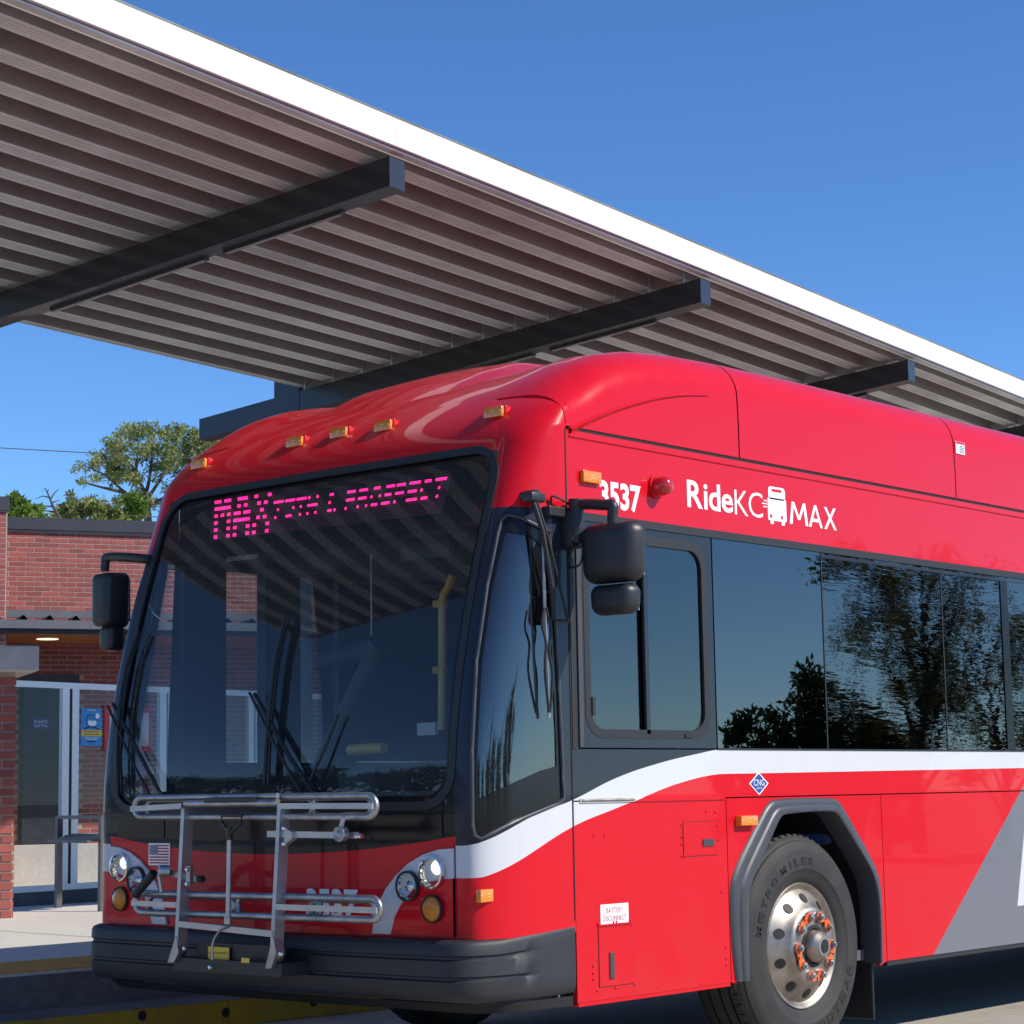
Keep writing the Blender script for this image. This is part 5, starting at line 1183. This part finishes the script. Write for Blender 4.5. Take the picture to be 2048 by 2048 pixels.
def mhead(px0, px1, py0, py1, yv, depth, r, nm, par_, skew=0.0, glass=True):
    p0 = ony(yv, px0, py1); p1 = ony(yv, px1, py0); cx = (p0[0] + p1[0]) / 2; cz_ = (p0[2] + p1[2]) / 2; hx = (p1[0] - p0[0]) / 2; hz2 = (p1[2] - p0[2]) / 2
    def wf(x, y, z):
        t = (y - (yv - depth / 2)) / depth        # 0 at the front (camera side), 1 at the mirror side
        k = .90 + .10 * min(1, max(0, t * 1.6)); zz = (z - cz_) / hz2; kx = k * (1 - .08 * max(0, -zz)); return (cx + (x - cx) * kx + skew * (y - yv), y, cz_ + (z - cz_) * (.94 + .06 * min(1, max(0, t * 1.6))))
    mb = MB(); mb.bevel_box(cx - hx, cx + hx, yv - depth / 2, yv + depth / 2, cz_ - hz2, cz_ + hz2, r, 5, warp=wf); o = B(mb, nm, 'black_plastic', par_, smooth=50, local=True)
    B(MB().box(cx - hx * .74, cx + hx * .74, yv + depth / 2 - .001, yv + depth / 2 + .002, cz_ - hz2 * .76, cz_ + hz2 * .76), 'mirror_glass', 'chrome', par_, local=True); return o
mhead(1170, 1282, 1037, 1172, ym + .02, .13, .055, 'housing', mirror); mhead(1188, 1272, 1164, 1233, ym + .02, .11, .04, 'lower_housing', mirror)
B(MB().tube(smooth_path([P(pm[0], ym, pm[2] - .09), ony(ym - .02, 1142, 1100), ony(ym - .04, 1140, 1133), ony(ym - .04, 1160, 1128), ony(ym - .02, 1168, 1095)], 5), .005, 6), 'cable', 'black_rubber', mirror, smooth=60, local=True)
B(MB().tube(smooth_path([side_pt(1103, 1018, .004), side_pt(1104, 993, .02), side_pt(1125, 1000, .03), ony(ym, 1142, 1012)], 5), .005, 6), 'cable', 'black_rubber', mirror, smooth=60, local=True)
p = side_pt(1114, 1024, .02); B(MB().bevel_box(p[0] - .03, p[0] + .015, p[1] - .065, p[1] + .065, p[2] - .022, p[2] + .022, .006, 2), 'bracket', 'black_plastic', mirror, local=True)
# kerb-side mirror
yk = .12; a = ony(yk, 292, 1118); b = ony(yk, 212, 1115); c_ = ony(yk, 210, 1143)
km = B(MB().tube(smooth_path([P(XL + .05, yk + .12, a[2]), a, b + P(.03, 0, 0), b + P(-.005, 0, -.03), c_], 5), .024, 8), 'side_mirror', 'black_plastic', smooth=50)
mhead(202, 240, 1143, 1258, yk, .16, .035, 'housing', km, .0); mhead(210, 238, 1250, 1304, yk, .10, .028, 'lower_housing', km, .0)
# ------------------------------------------------------------------ wipers
def wpt(px, py, off=.03): p = front_pt(px, py); return P(p[0], FY(p[0], p[2]) - off, p[2])
def wiper(arm1, arm2, blade):
    w_ = B(MB().tube([wpt(*q) for q in arm1], .010, 6), 'wiper', 'black_rubber', smooth=50)
    B(MB().tube([wpt(*q, .045) for q in arm2], .007, 6), 'arm', 'black_rubber', w_, smooth=50, local=True)
    B(MB().tube(smooth_path([wpt(*q, .035) for q in blade], 3), [.006] + [.012] * (3 * (len(blade) - 1) - 1) + [.006], 6), 'blade', 'black_rubber', w_, smooth=50, local=True)
    B(MB().tube(smooth_path([wpt(*q, .012) for q in blade], 3), .006, 6), 'wiping_strip', 'black_plastic', w_, smooth=50, local=True)
    p = wpt(*arm1[0], .03); B(MB().tube([p + P(0, .04, 0), p + P(0, -.015, 0)], .022, 10), 'pivot', 'black_plastic', w_, local=True)
    return w_
wiper([(334, 1592), (300, 1530), (236, 1408)], [(318, 1595), (280, 1525), (230, 1412)], [(289, 1262), (265, 1330), (252, 1410), (246, 1500), (248, 1588)])
wiper([(648, 1604), (590, 1515), (519, 1388)], [(625, 1600), (570, 1500), (514, 1386)], [(583, 1232), (565, 1310), (553, 1400), (545, 1490), (541, 1570)])
B(MB().tube([wpt(630, 1560), wpt(655, 1500, .02), wpt(683, 1428, .02)], .007, 6), 'wiper_link', 'black_rubber', smooth=50)
def qp(px, py, off=.03): return side_pt(px, py, off)
qw = B(MB().tube([qp(1066, 1000, .06), qp(1085, 1062, .06), qp(1105, 1180, .05), qp(1108, 1240, .05)], .011, 6), 'corner_wiper', 'black_rubber', smooth=50)
B(MB().tube([qp(1074, 1002, .06), qp(1096, 1075, .06), qp(1136, 1242, .055)], .006, 6), 'arm', 'black_rubber', qw, smooth=50, local=True)
B(MB().tube([qp(1108, 1242, .05), qp(1136, 1243, .055)], .009, 6), 'cross_link', 'black_rubber', qw, local=True)
B(MB().tube(smooth_path([qp(1086, 1075, .035), qp(1089, 1200, .035), qp(1094, 1330, .03), qp(1098, 1436, .025)], 4), .007, 6), 'blade', 'rack_steel', qw, smooth=50, local=True)
B(MB().tube(smooth_path([qp(1088, 1215, .05), qp(1084, 1250, .05), qp(1092, 1285, .045), qp(1090, 1340, .045), qp(1098, 1425, .03)], 4), .006, 6), 'bridge', 'black_rubber', qw, smooth=50, local=True)
B(MB().tube(smooth_path([qp(1092, 1215, .04), qp(1102, 1260, .04), qp(1098, 1300, .04), qp(1105, 1350, .04), qp(1100, 1425, .03)], 4), .006, 6), 'bridge', 'black_rubber', qw, smooth=50, local=True)
p = qp(1052, 993, .0); B(MB().tube([p - P(.02, 0, 0), p + P(.07, -.01, .0)], .024, 12), 'pivot', 'black_plastic', qw, local=True, smooth=40)
p = qp(1066, 995, .045); B(MB().bevel_box(p[0] - .03, p[0] + .03, p[1] - .04, p[1] + .05, p[2] - .02, p[2] + .02, .008, 2), 'pivot_head', 'black_plastic', qw, local=True, smooth=40)
# ------------------------------------------------------------------ bicycle rack folded against the front
YR = -.40
def rk(px, py, y=YR): return ony(y, px, py)
rack = B(MB().box(*sorted((rk(340, 1930)[0], rk(556, 1930)[0])), YR + .02, -.20, rk(450, 1948)[2], rk(450, 1922)[2]), 'bike_rack', 'black_plastic')
def flat(mb, a, b, wx, wy_): # flat bar running a->b
    a, b = np.array(a), np.array(b); t = _n(b - a); s1 = np.cross(t, P(0, 1, 0)); s1 = _n(s1); return mb.obox(a - s1 * wx / 2, b - a, s1 * wx, P(0, wy_, 0))
for t_, b_ in (((366, 1606), (351, 1908)), ((558, 1607), (543, 1912))):
    B(flat(MB(), rk(*t_, YR + .03), rk(*b_), .022, .055), 'upright', 'rack_flat_bar', rack, local=True)
B(flat(MB(), rk(356, 1848), rk(544, 1868), .026, .03), 'cross_bar', 'rack_flat_bar', rack, local=True)
for x0 in (345, 540):
    B(MB().prism([rk(x0 + 6, 1872), rk(x0 + 12, 1905), rk(x0 + 2, 1925 + (12 if x0 > 500 else 0)), rk(x0 - 10, 1925 + (12 if x0 > 500 else 0))], P(0, .05, 0)), 'foot_bracket', 'rack_steel', rack, local=True)
def loop(x0, x1, yt0, yt1, yb0, yb1, y, r=.0155):
    """rounded wheel tray seen as a long slot"""
    a, b = rk(x0, (yt0 + yb0) / 2, y), rk(x1, (yt1 + yb1) / 2, y); h0 = (rk(x0, yt0, y)[2] - rk(x0, yb0, y)[2]) / 2; n_ = 8; pts = []
    for k in range(n_ + 1): q = math.pi / 2 + math.pi * k / n_; pts.append(a + P(h0 + h0 * math.cos(q), 0, h0 * math.sin(q)))
    for k in range(n_ + 1): q = -math.pi / 2 + math.pi * k / n_; pts.append(b + P(-h0 + h0 * math.cos(q), 0, h0 * math.sin(q)))
    return MB().tube(pts, r, 10, closed=True)
B(loop(271, 752, 1596, 1593, 1634, 1632, YR + .06), 'wheel_tray', 'rack_steel', rack, smooth=60, local=True)
B(loop(297, 628, 1600, 1597, 1632, 1630, YR + .10), 'wheel_tray', 'rack_steel', rack, smooth=60, local=True)
B(loop(627, 745, 1596, 1594, 1632, 1630, YR + .11), 'wheel_tray', 'rack_steel', rack, smooth=60, local=True)
B(loop(272, 760, 1786, 1800, 1824, 1838, YR + .06), 'wheel_tray', 'rack_steel', rack, smooth=60, local=True)
B(loop(297, 470, 1790, 1795, 1826, 1830, YR + .10), 'wheel_tray', 'rack_steel', rack, smooth=60, local=True)
B(loop(476, 640, 1792, 1798, 1830, 1836, YR + .11), 'wheel_tray', 'rack_steel', rack, smooth=60, local=True)
B(loop(623, 752, 1798, 1802, 1836, 1840, YR + .12), 'wheel_tray', 'rack_steel', rack, smooth=60, local=True)
for a, b in (((260, 1618), (362, 1612)), ((554, 1612), (744, 1612)), ((262, 1806), (352, 1810)), ((550, 1814), (752, 1821))):
    B(flat(MB(), rk(*a, YR + .01), rk(*b, YR + .01), .024, .008), 'tray_bar', 'rack_flat_bar', rack, local=True)
B(MB().tube([rk(372, 1607, YR + .02), rk(556, 1606, YR + .02)], .0165, 10), 'top_tube', 'rack_steel', rack, smooth=60, local=True)
B(MB().tube([rk(366, 1594, YR + .03), rk(556, 1592, YR + .03)], .013, 10), 'top_tube', 'rack_steel', rack, smooth=60, local=True)
a, b = rk(408, 1605, YR - .002), rk(510, 1596, YR - .002); lb = B(MB().box(a[0], b[0], YR - .004, YR + .0, a[2], b[2] + .004), 'tube_label', 'black_print', rack, local=True)
# pull handle
B(MB().tube([rk(459, 1676, YR - .02), rk(456, 1838, YR - .02)], .011, 8), 'release_rod', 'rack_flat_bar', rack, smooth=60, local=True)
B(MB().tube([rk(456, 1832, YR - .02), rk(456, 1848, YR - .02)], .017, 8), 'rod_end', 'rack_steel', rack, smooth=60, local=True)
hd = [rk(*q, YR - .02) for q in ((459, 1672), (457, 1662), (444, 1645), (443, 1630), (484, 1630), (483, 1645), (464, 1662))]
B(MB().tube(hd, .009, 8, closed=True), 'pull_handle', 'black_plastic', rack, smooth=50, local=True)
B(MB().tube([rk(459, 1680, YR - .02), rk(459, 1655, YR - .02)], [.012, .018], 8), 'pull_handle', 'black_plastic', rack, smooth=50, local=True)
# support arms with their pivots
B(flat(MB(), rk(534, 1668, YR + .035), rk(712, 1671, YR + .035), .026, .012), 'support_arm', 'rack_flat_bar', rack, local=True)
B(MB().prism([rk(568, 1655, YR + .02), rk(583, 1664, YR + .02), rk(583, 1678, YR + .02), rk(568, 1690, YR + .02)], P(0, .03, 0)), 'gusset', 'rack_flat_bar', rack, local=True)
p = rk(681, 1668, YR); B(MB().lathe([(-.02, .030), (.012, .032), (.016, .026), (.012, .016), (.018, .010), (.019, .001)], p, (0, -1, 0), (1, 0, 0), 28), 'pivot_disc', 'rack_steel', rack, smooth=40, local=True)
B(flat(MB(), rk(677, 1668, YR - .005), rk(686, 1634, YR - .005), .018, .008), 'pivot_link', 'rack_flat_bar', rack, local=True)
B(MB().tube([rk(712, 1671, YR + .04), rk(724, 1672, YR + .04)], .011, 8), 'arm_tip', 'chrome', rack, smooth=40, local=True)
B(flat(MB(), rk(327, 1743, YR + .035), rk(402, 1760, YR + .035), .026, .012), 'support_arm', 'rack_flat_bar', rack, local=True)
B(MB().tube([rk(398, 1758, YR + .03), rk(406, 1758, YR + .03)], .016, 8), 'arm_tip', 'black_rubber', rack, local=True)
p = rk(324, 1742, YR); B(MB().lathe([(-.03, .026), (.012, .027), (.016, .02), (.012, .012), (.018, .008), (.019, .001)], p, (-.5, -.87, 0), (0, 0, 1), 28), 'pivot_disc', 'rack_steel', rack, smooth=40, local=True)
B(MB().tube([rk(308, 1746, YR + .01), rk(270, 1790, YR + .01)], .020, 12), 'gas_strut', 'black_rubber', rack, smooth=50, local=True)
B(flat(MB(), rk(316, 1748, YR - .005), rk(322, 1784, YR - .005), .016, .008), 'pivot_link', 'rack_flat_bar', rack, local=True)
B(MB().box(rk(372, 1735)[0], rk(380, 1735)[0], YR + .0, YR + .02, rk(376, 1772)[2], rk(376, 1732)[2]), 'clamp_plate', 'rack_steel', rack, local=True)
for q in ((374, 1739), (374, 1768), (568, 1657), (568, 1688), (369, 1897), (562, 1908), (420, 1935)):
    p = rk(*q, YR - .004); B(MB().lathe([(0, .010), (.006, .008), (.008, .001)], p, (0, -1, 0), (1, 0, 0), 10), 'bolt', 'chrome', rack, smooth=40, local=True)
# yellow maker's plate and lower cable
a, b = rk(418, 1919, YR + .05), rk(459, 1895, YR + .05); pl_ = B(MB().box(a[0], b[0], YR + .045, YR + .05, a[2], b[2]), 'maker_plate', 'yellow_print', rack, local=True)
mb = MB(); text_on(mb, 'sportworks', (a[0] + .006, YR + .044, a[2] + .022), (1, 0, 0), (0, 0, 1), .017, b[0] - a[0] - .012); B(mb, 'maker_lettering', 'black_print', rack, local=True)
a, b = rk(487, 1925, YR + .03), rk(503, 1916, YR + .03); B(MB().box(a[0], b[0], YR + .017, YR + .019, a[2], b[2]), 'maker_plate', 'yellow_print', rack, local=True)
B(MB().box(rk(372, 1890)[0], rk(540, 1890)[0], YR + .06, YR + .09, rk(450, 1925)[2], rk(450, 1890)[2]), 'mount_plate', 'black_plastic', rack, local=True)
B(MB().tube(smooth_path([rk(460, 1852, YR), rk(440, 1862, YR), rk(426, 1885, YR), rk(424, 1920, YR)], 5), .006, 6), 'cable', 'rack_steel', rack, smooth=60, local=True)
# ================================================================== TREES, WIRES
def leaf_cloud(centers, radii, count, size, droop=0.3):
    """leaf-sized quads spread through clusters; returns verts, faces, tint"""
    centers = np.array(centers, float); radii = np.array(radii, float)
    if radii.ndim == 1: radii = np.stack([radii] * 3, 1)
    wgt = radii.prod(1); wgt = wgt / wgt.sum(); idx = rng.choice(len(centers), count, p=wgt)
    d = rng.normal(size=(count, 3)); d /= np.linalg.norm(d, axis=1)[:, None]
    rr = rng.random(count) ** 0.45
    c = centers[idx] + d * rr[:, None] * radii[idx]
    a = rng.normal(size=(count, 3)); a[:, 2] -= droop; a /= np.linalg.norm(a, axis=1)[:, None]
    b = rng.normal(size=(count, 3)); b -= a * (a * b).sum(1)[:, None]; b /= np.linalg.norm(b, axis=1)[:, None]
    L = size * rng.uniform(.6, 1.4, count); Wd = L * .42
    v = np.stack([c, c + a * (L * .5)[:, None] + b * Wd[:, None] * .5, c + a * L[:, None], c + a * (L * .5)[:, None] - b * Wd[:, None] * .5], 1).reshape(-1, 3)
    cl_t = rng.random(len(centers))
    tint = np.clip(cl_t[idx] * .55 + rng.random(count) * .45, 0, 1)
    return v, count, np.repeat(tint, 4)
def leaf_obj(name, v, n, tint, mat, parent):
    me = bpy.data.meshes.new(name); me.from_pydata(v.tolist(), [], np.arange(n * 4).reshape(-1, 4).tolist()); me.materials.append(MATS[mat])
    a = me.attributes.new('tint', 'FLOAT', 'POINT'); a.data.foreach_set('value', tint.astype(np.float32))
    o = bpy.data.objects.new(name, me); COL.objects.link(o); o.parent = parent; return o
def tree(name, loc, height, crown_r, label, mat, leaves=9000, size=.16, trunk_r=.16, fork=.35, group=None, spread=.8, clusters=46, seed=1, bare=0.0, zlo=.28):
    global rng
    rng = np.random.default_rng(seed); rnd = random.Random(seed)
    t = empty(name, tuple(loc), label, 'tree', group)
    mb = MB(); top = P(rnd.uniform(-.3, .3), rnd.uniform(-.3, .3), height * .86)
    pth = smooth_path([P(0, 0, -.1), P(rnd.uniform(-.1, .1), rnd.uniform(-.1, .1), height * .2), top * .5 + P(rnd.uniform(-.2, .2), 0, 0), top], 4)
    mb.tube(pth, list(np.linspace(trunk_r, trunk_r * .12, len(pth))), 8); mb.build('trunk', 'bark', t, smooth=60, local=True)
    cs = []; rs = []; limbs = MB(); nl = max(7, clusters // 4)
    for k in range(nl):
        h = height * (zlo + (.80 - zlo) * (k + rnd.random()) / nl); a = k * 2.4 + rnd.uniform(-.5, .5)
        prof = math.sin(math.pi * min(max((h / height - zlo + .10) / (1.02 - zlo), .08), .97)) ** .7
        L = crown_r * prof * rnd.uniform(.75, 1.15)
        s0 = np.array(pth[min(int(len(pth) * h / height / .86 * .85), len(pth) - 2)])
        e = P(math.cos(a) * L, math.sin(a) * L, min(h + L * rnd.uniform(.2, .8), height))
        m = (s0 + e) / 2 + P(0, 0, L * .12)
        lp = smooth_path([s0, m, e], 4); limbs.tube(lp, list(np.linspace(trunk_r * .42, trunk_r * .05, len(lp))), 6)
        for q in range(4):
            f = rnd.uniform(.45, 1.0); b = s0 + (e - s0) * f; d = P(rnd.uniform(-1, 1), rnd.uniform(-1, 1), rnd.uniform(-.4, .9)) * crown_r * .28
            limbs.tube([b, b + d * .5 + P(0, 0, .05), b + d], [trunk_r * .12, trunk_r * .07, trunk_r * .03], 5)
            if rnd.random() > bare:
                cs.append(b + d); rs.append(crown_r * rnd.uniform(.13, .27) * P(1, 1, .75))
    limbs.build('limb', 'bark', t, smooth=60, local=True)
    while len(cs) < clusters:
        a = rnd.uniform(0, 6.28); h = height * rnd.uniform(zlo + .12, .97); prof = math.sin(math.pi * min(max((h / height - zlo + .05) / (1.04 - zlo), .05), .97)) ** .6
        R = crown_r * prof * math.sqrt(rnd.random()); cs.append(P(math.cos(a) * R, math.sin(a) * R, h)); rs.append(crown_r * rnd.uniform(.10, .24) * P(1, 1, .7))
    v, n, ti = leaf_cloud(cs, rs, leaves, size); leaf_obj('crown', v, n, ti, mat, t)
    return t
def shrub(name, loc, w_, h, label, mat, leaves=4000, size=.12, seed=1, group=None, cat='shrub'):
    global rng
    rng = np.random.default_rng(seed); rnd = random.Random(seed)
    t = empty(name, tuple(loc), label, cat, group); mb = MB()
    cs = []; rs = []
    for k in range(7):
        a = k * 2.4; e = P(math.cos(a) * w_ * .3, math.sin(a) * w_ * .3, h * rnd.uniform(.55, .85))
        mb.tube([P(0, 0, -.05), e * .5 + P(0, 0, h * .1), e], [.05, .03, .012], 5)
    mb.build('stem', 'bark', t, local=True)
    for k in range(26):
        a = rnd.uniform(0, 6.28); z = h * rnd.uniform(.12, .92); R = w_ * .5 * math.sqrt(rnd.random()) * (1 - .55 * (z / h) ** 2)
        cs.append(P(math.cos(a) * R, math.sin(a) * R, z)); rs.append(w_ * rnd.uniform(.10, .2) * P(1, 1, h / w_ * .7 if h > w_ else .8))
    v, n, ti = leaf_cloud(cs, rs, leaves, size, droop=-.5); leaf_obj('foliage', v, n, ti, mat, t); return t
def ground_under(dist, px):          # ground point below a pixel column at a given distance
    p = at(dist, px, 1600); return P(p[0], p[1], 0)
# behind the building
TD = 62
g = ground_under(TD, 300)
def treez(py, dist, px): return float(at(dist, px, py)[2])
b0 = ground_under(TD, 305); big = empty('back_tree', tuple(b0), 'tall airy olive green tree above the brick building', 'tree')
rng = np.random.default_rng(11); rnd = random.Random(11)
def tp(px, py, dd=0.0): return at(TD + dd, px, py) - b0
mb = MB(); tr_ = [P(0, 0, -.1), P(.05, 0, 2.0), tp(300, 1120), tp(296, 1040), tp(291, 985)]; tr_ = smooth_path(tr_, 4)
mb.tube(tr_, list(np.linspace(.19, .09, len(tr_))), 8); mb.build('trunk', 'bark', big, smooth=60, local=True)
mb = MB()
for pts in ([(292, 990), (280, 965), (262, 930), (240, 900)], [(292, 990), (300, 950), (305, 905), (308, 870)], [(294, 1000), (320, 960), (345, 925), (372, 885)], [(288, 1010), (250, 985), (210, 950), (165, 930)], [(296, 1010), (340, 990), (390, 950), (425, 900)], [(270, 945), (275, 910), (268, 880)], [(345, 925), (335, 895), (335, 875)], [(230, 965), (215, 925), (205, 905)], [(300, 1030), (260, 1010), (225, 1000)], [(250, 985), (205, 975), (150, 960)]):
    q = smooth_path([tp(*a_, rnd.uniform(-1, 1) if k_ else 0) for k_, a_ in enumerate(pts)], 3); mb.tube(q, list(np.linspace(.065, .012, len(q))), 6)
mb.build('limb', 'bark', big, smooth=60, local=True)
BL_ = [(232, 890, 24), (262, 872, 22), (285, 866, 20), (312, 862, 22), (338, 872, 22), (366, 868, 22), (392, 872, 20), (418, 882, 24), (203, 905, 18), (180, 924, 18), (160, 932, 14), (147, 938, 10), (216, 935, 22), (246, 918, 26), (275, 900, 24), (300, 898, 24), (330, 905, 26), (358, 900, 26), (388, 902, 26), (412, 915, 26),
       (188, 955, 16), (166, 962, 12), (232, 962, 18), (262, 950, 22), (318, 945, 24), (352, 940, 24), (388, 942, 26), (420, 948, 28), (335, 975, 22), (370, 980, 24), (405, 985, 26), (270, 990, 18), (240, 1003, 18), (212, 1010, 16), (184, 1004, 16), (156, 1008, 14), (128, 1016, 12), (300, 1008, 20), (330, 1010, 20), (450, 900, 40), (480, 930, 45), (450, 960, 45), (510, 900, 45), (540, 950, 50)]
cs = []; rs = []
for px, py, r_ in BL_:
    for q in range(4):
        dd = rnd.uniform(-1.6, 1.6); cs.append(tp(px + rnd.uniform(-.7, .7) * r_, py + rnd.uniform(-.6, .6) * r_, dd)); rs.append(r_ / F_PX * TD * rnd.uniform(.55, .95) * P(1, 1, .8))
v, n, ti = leaf_cloud(cs, rs, 38000, .115); leaf_obj('crown', v, n, ti, 'leaf_olive', big)
def blob_tree(dist, tpx, blobs, label, mat, leaves, size, seed):
    global rng
    rng = np.random.default_rng(seed); rnd = random.Random(seed); b_ = ground_under(dist, tpx); t = empty('back_tree', tuple(b_), label, 'tree')
    f = lambda px, py, dd=0.0: at(dist + dd, px, py) - b_
    low = max(q[1] for q in blobs); mb = MB(); st = smooth_path([P(0, 0, -.1), f(tpx, low + 160) * P(1, 1, 1), f(tpx + 2, low + 20)], 4)
    mb.tube(st, list(np.linspace(.12, .06, len(st))), 7); mb.build('trunk', 'bark', t, smooth=60, local=True)
    lm = MB(); cs = []; rs = []
    for px, py, r_ in blobs:
        q = smooth_path([f(tpx + 2, low + 22), f((tpx + px) / 2, (low + 20 + py) / 2 + 4, rnd.uniform(-.4, .4)), f(px, py)], 3); lm.tube(q, list(np.linspace(.05, .012, len(q))), 5)
        for k in range(4): cs.append(f(px + rnd.uniform(-.7, .7) * r_, py + rnd.uniform(-.7, .5) * r_, rnd.uniform(-.8, .8))); rs.append(r_ / F_PX * dist * rnd.uniform(.55, .95) * P(1, 1, .85))
    lm.build('limb', 'bark', t, smooth=60, local=True)
    v, n, ti = leaf_cloud(cs, rs, leaves, size); leaf_obj('crown', v, n, ti, mat, t); return t
blob_tree(48, 42, [(28, 1000, 10), (42, 1008, 13), (24, 1022, 13), (56, 1024, 12), (72, 1024, 11), (84, 1030, 9), (40, 1036, 16), (70, 1044, 16), (10, 1030, 14), (32, 990, 6)], 'bright green leafy tree top beside the brick wing', 'leaf_bright', 6500, .13, 13)
blob_tree(57, 165, [(102, 1036, 10), (124, 1022, 11), (146, 1006, 11), (142, 990, 6), (164, 1020, 13), (186, 1016, 13), (210, 1026, 13), (236, 1030, 12), (150, 1036, 14), (190, 1040, 15), (120, 1044, 12), (176, 1000, 9)], 'low yellow green tree just topping the dark coping', 'leaf_olive', 8000, .13, 14)
blob_tree(59, 262, [(254, 1000, 11), (270, 1008, 14), (262, 1024, 14), (285, 1014, 10), (280, 1034, 14), (250, 1036, 12), (266, 990, 7)], 'bright green young tree in front of the airy olive tree', 'leaf_bright', 5000, .13, 19)
# bare branch tree
b0 = ground_under(52, 118); bare = empty('bare_tree', tuple(b0), 'thin leafless tree with bare grey twigs above the dark coping', 'tree')
mb = MB()
def bp(px, py): return at(52, px, py) - b0
mb.tube([P(0, 0, -.1), bp(119, 1400), bp(120, 1040), bp(105, 1010), bp(95, 985), bp(97, 978)], [.09, .07, .05, .035, .02, .01], 6); mb.build('trunk', 'bark', bare, local=True)
mb = MB()
for a in ([(107, 1013), (90, 1012), (78, 1008), (66, 1010)], [(99, 995), (85, 992), (70, 998)], [(97, 990), (90, 975), (85, 983)], [(112, 1025), (85, 1020), (68, 1008)], [(100, 1000), (110, 985), (118, 978)], [(103, 1006), (120, 1000)]):
    mb.tube([bp(*q) for q in a], list(np.linspace(.022, .007, len(a))), 5)
mb.build('limb', 'bark', bare, local=True)
# overhead wires between two poles, both outside the view
for k, (a, b, lab) in enumerate([((0, 896), (384, 917), 'upper overhead wire crossing the sky above the brick building'), ((14.6, 1017), (297, 1033), 'lower overhead wire passing just above the dark coping')]):
    p0 = at(58, *a); p1 = at(58, *b); d = p1 - p0; q0 = p0 - d * 1.6; q1 = p0 + d * 5.0
    pts = [q0 + (q1 - q0) * t + P(0, 0, .9 * ((2 * (t - .35)) ** 2) * .06) for t in np.linspace(0, 1, 21)]
    o = MB().tube(pts, .014, 5).build('overhead_wire', 'wire'); tag(o, lab, 'wire', 'overhead wires')
    if k == 0: ends = (pts[0], pts[-1])
for e, lab in zip(ends, ('wooden utility pole carrying the wires, beyond the brick wing', 'wooden utility pole carrying the wires, hidden behind the bus')):
    o = MB().tube([P(e[0], e[1], -.2), P(e[0], e[1], e[2] + .8)], [.17, .12], 10).build('utility_pole', 'bark'); tag(o, lab, 'pole')
# across the road: what the bus windows mirror (placed at the mirror image of the reflected line of sight)
def mirrored(dist, px):
    p = at(dist, px, 1560); return P(-p[0], p[1], 0)
tree('street_tree', mirrored(40, 1835), 6.9, 2.0, 'broad street tree with forked dark trunk across the road, mirrored in bus windows', 'leaf_autumn', 7500, .13, .16, seed=21, clusters=80, zlo=.22, group='trees across the road')
tree('street_tree', mirrored(43, 2000), 5.8, 1.6, 'smaller autumn street tree across the road, mirrored in rear bus window', 'leaf_autumn', 4000, .13, .11, seed=22, clusters=60, zlo=.2, group='trees across the road')
for k, (px, h, ww) in enumerate([(1490, 2.55, 1.2), (1545, 2.75, 1.3), (1600, 3.1, 1.3), (1655, 3.6, 1.5), (1712, 3.0, 1.5), (1770, 2.5, 1.4)]):
    shrub('hedge_shrub', mirrored(38, px), ww, h, 'dark evergreen shrub in the hedge across the road', 'leaf_dark' if k < 4 else 'leaf_autumn', 3800, .13, 30 + k, 'hedge across the road')
# ahead of the bus and across the road: a belt of trees seen only in the glass and paint
def copy_thing(root, loc, rz, sc_):
    r = root.copy(); COL.objects.link(r); r.location = loc; r.rotation_euler = (0, 0, rz); r.scale = (sc_, sc_, sc_)
    for ch in list(root.children):
        c = ch.copy(); COL.objects.link(c); c.parent = r
    return r
t0 = tree('far_tree', (-24, -40, 0), 5.6, 3.6, 'round dark green tree far ahead of the bus', 'leaf_dark', 5200, .36, .2, seed=50, clusters=70, zlo=.08, group='trees ahead of the bus')
rr_ = random.Random(5)
for k, (x, y) in enumerate([(-18, -46), (-29.5, -38), (-35, -35), (-40.5, -32), (-46, -29), (-52, -25), (-57, -20), (-12, -50), (-5, -54), (4, -57)]):
    copy_thing(t0, (x, y, 0), rr_.uniform(0, 6), rr_.uniform(.85, 1.2))
t1 = tree('far_tree', (46, 6, 0), 6.2, 3.8, 'rounded dark tree added across the road to block the low sky', 'leaf_dark', 5200, .36, .2, seed=51, clusters=70, zlo=.08, group='added trees screening the horizon')  # out-of-view trees added to keep the bright horizon out of the glass
for k, (x, y) in enumerate([(44, -2), (48, 14), (44, -12), (40, -22), (34, -32), (26, -42), (16, -50), (47, 22)]):
    copy_thing(t1, (x, y, 0), rr_.uniform(0, 6), rr_.uniform(.85, 1.2))
for k, (x, y, h) in enumerate([(31, 1.0, 7.5), (32.5, -.4, 6.0)]):
    tree('slim_tree', (x, y, 0), h, 1.0, 'slim dark poplar across the road, mirrored in the corner glass', 'leaf_dark', 4500, .2, .14, seed=70 + k, clusters=50, zlo=.06, group='slim trees across the road')
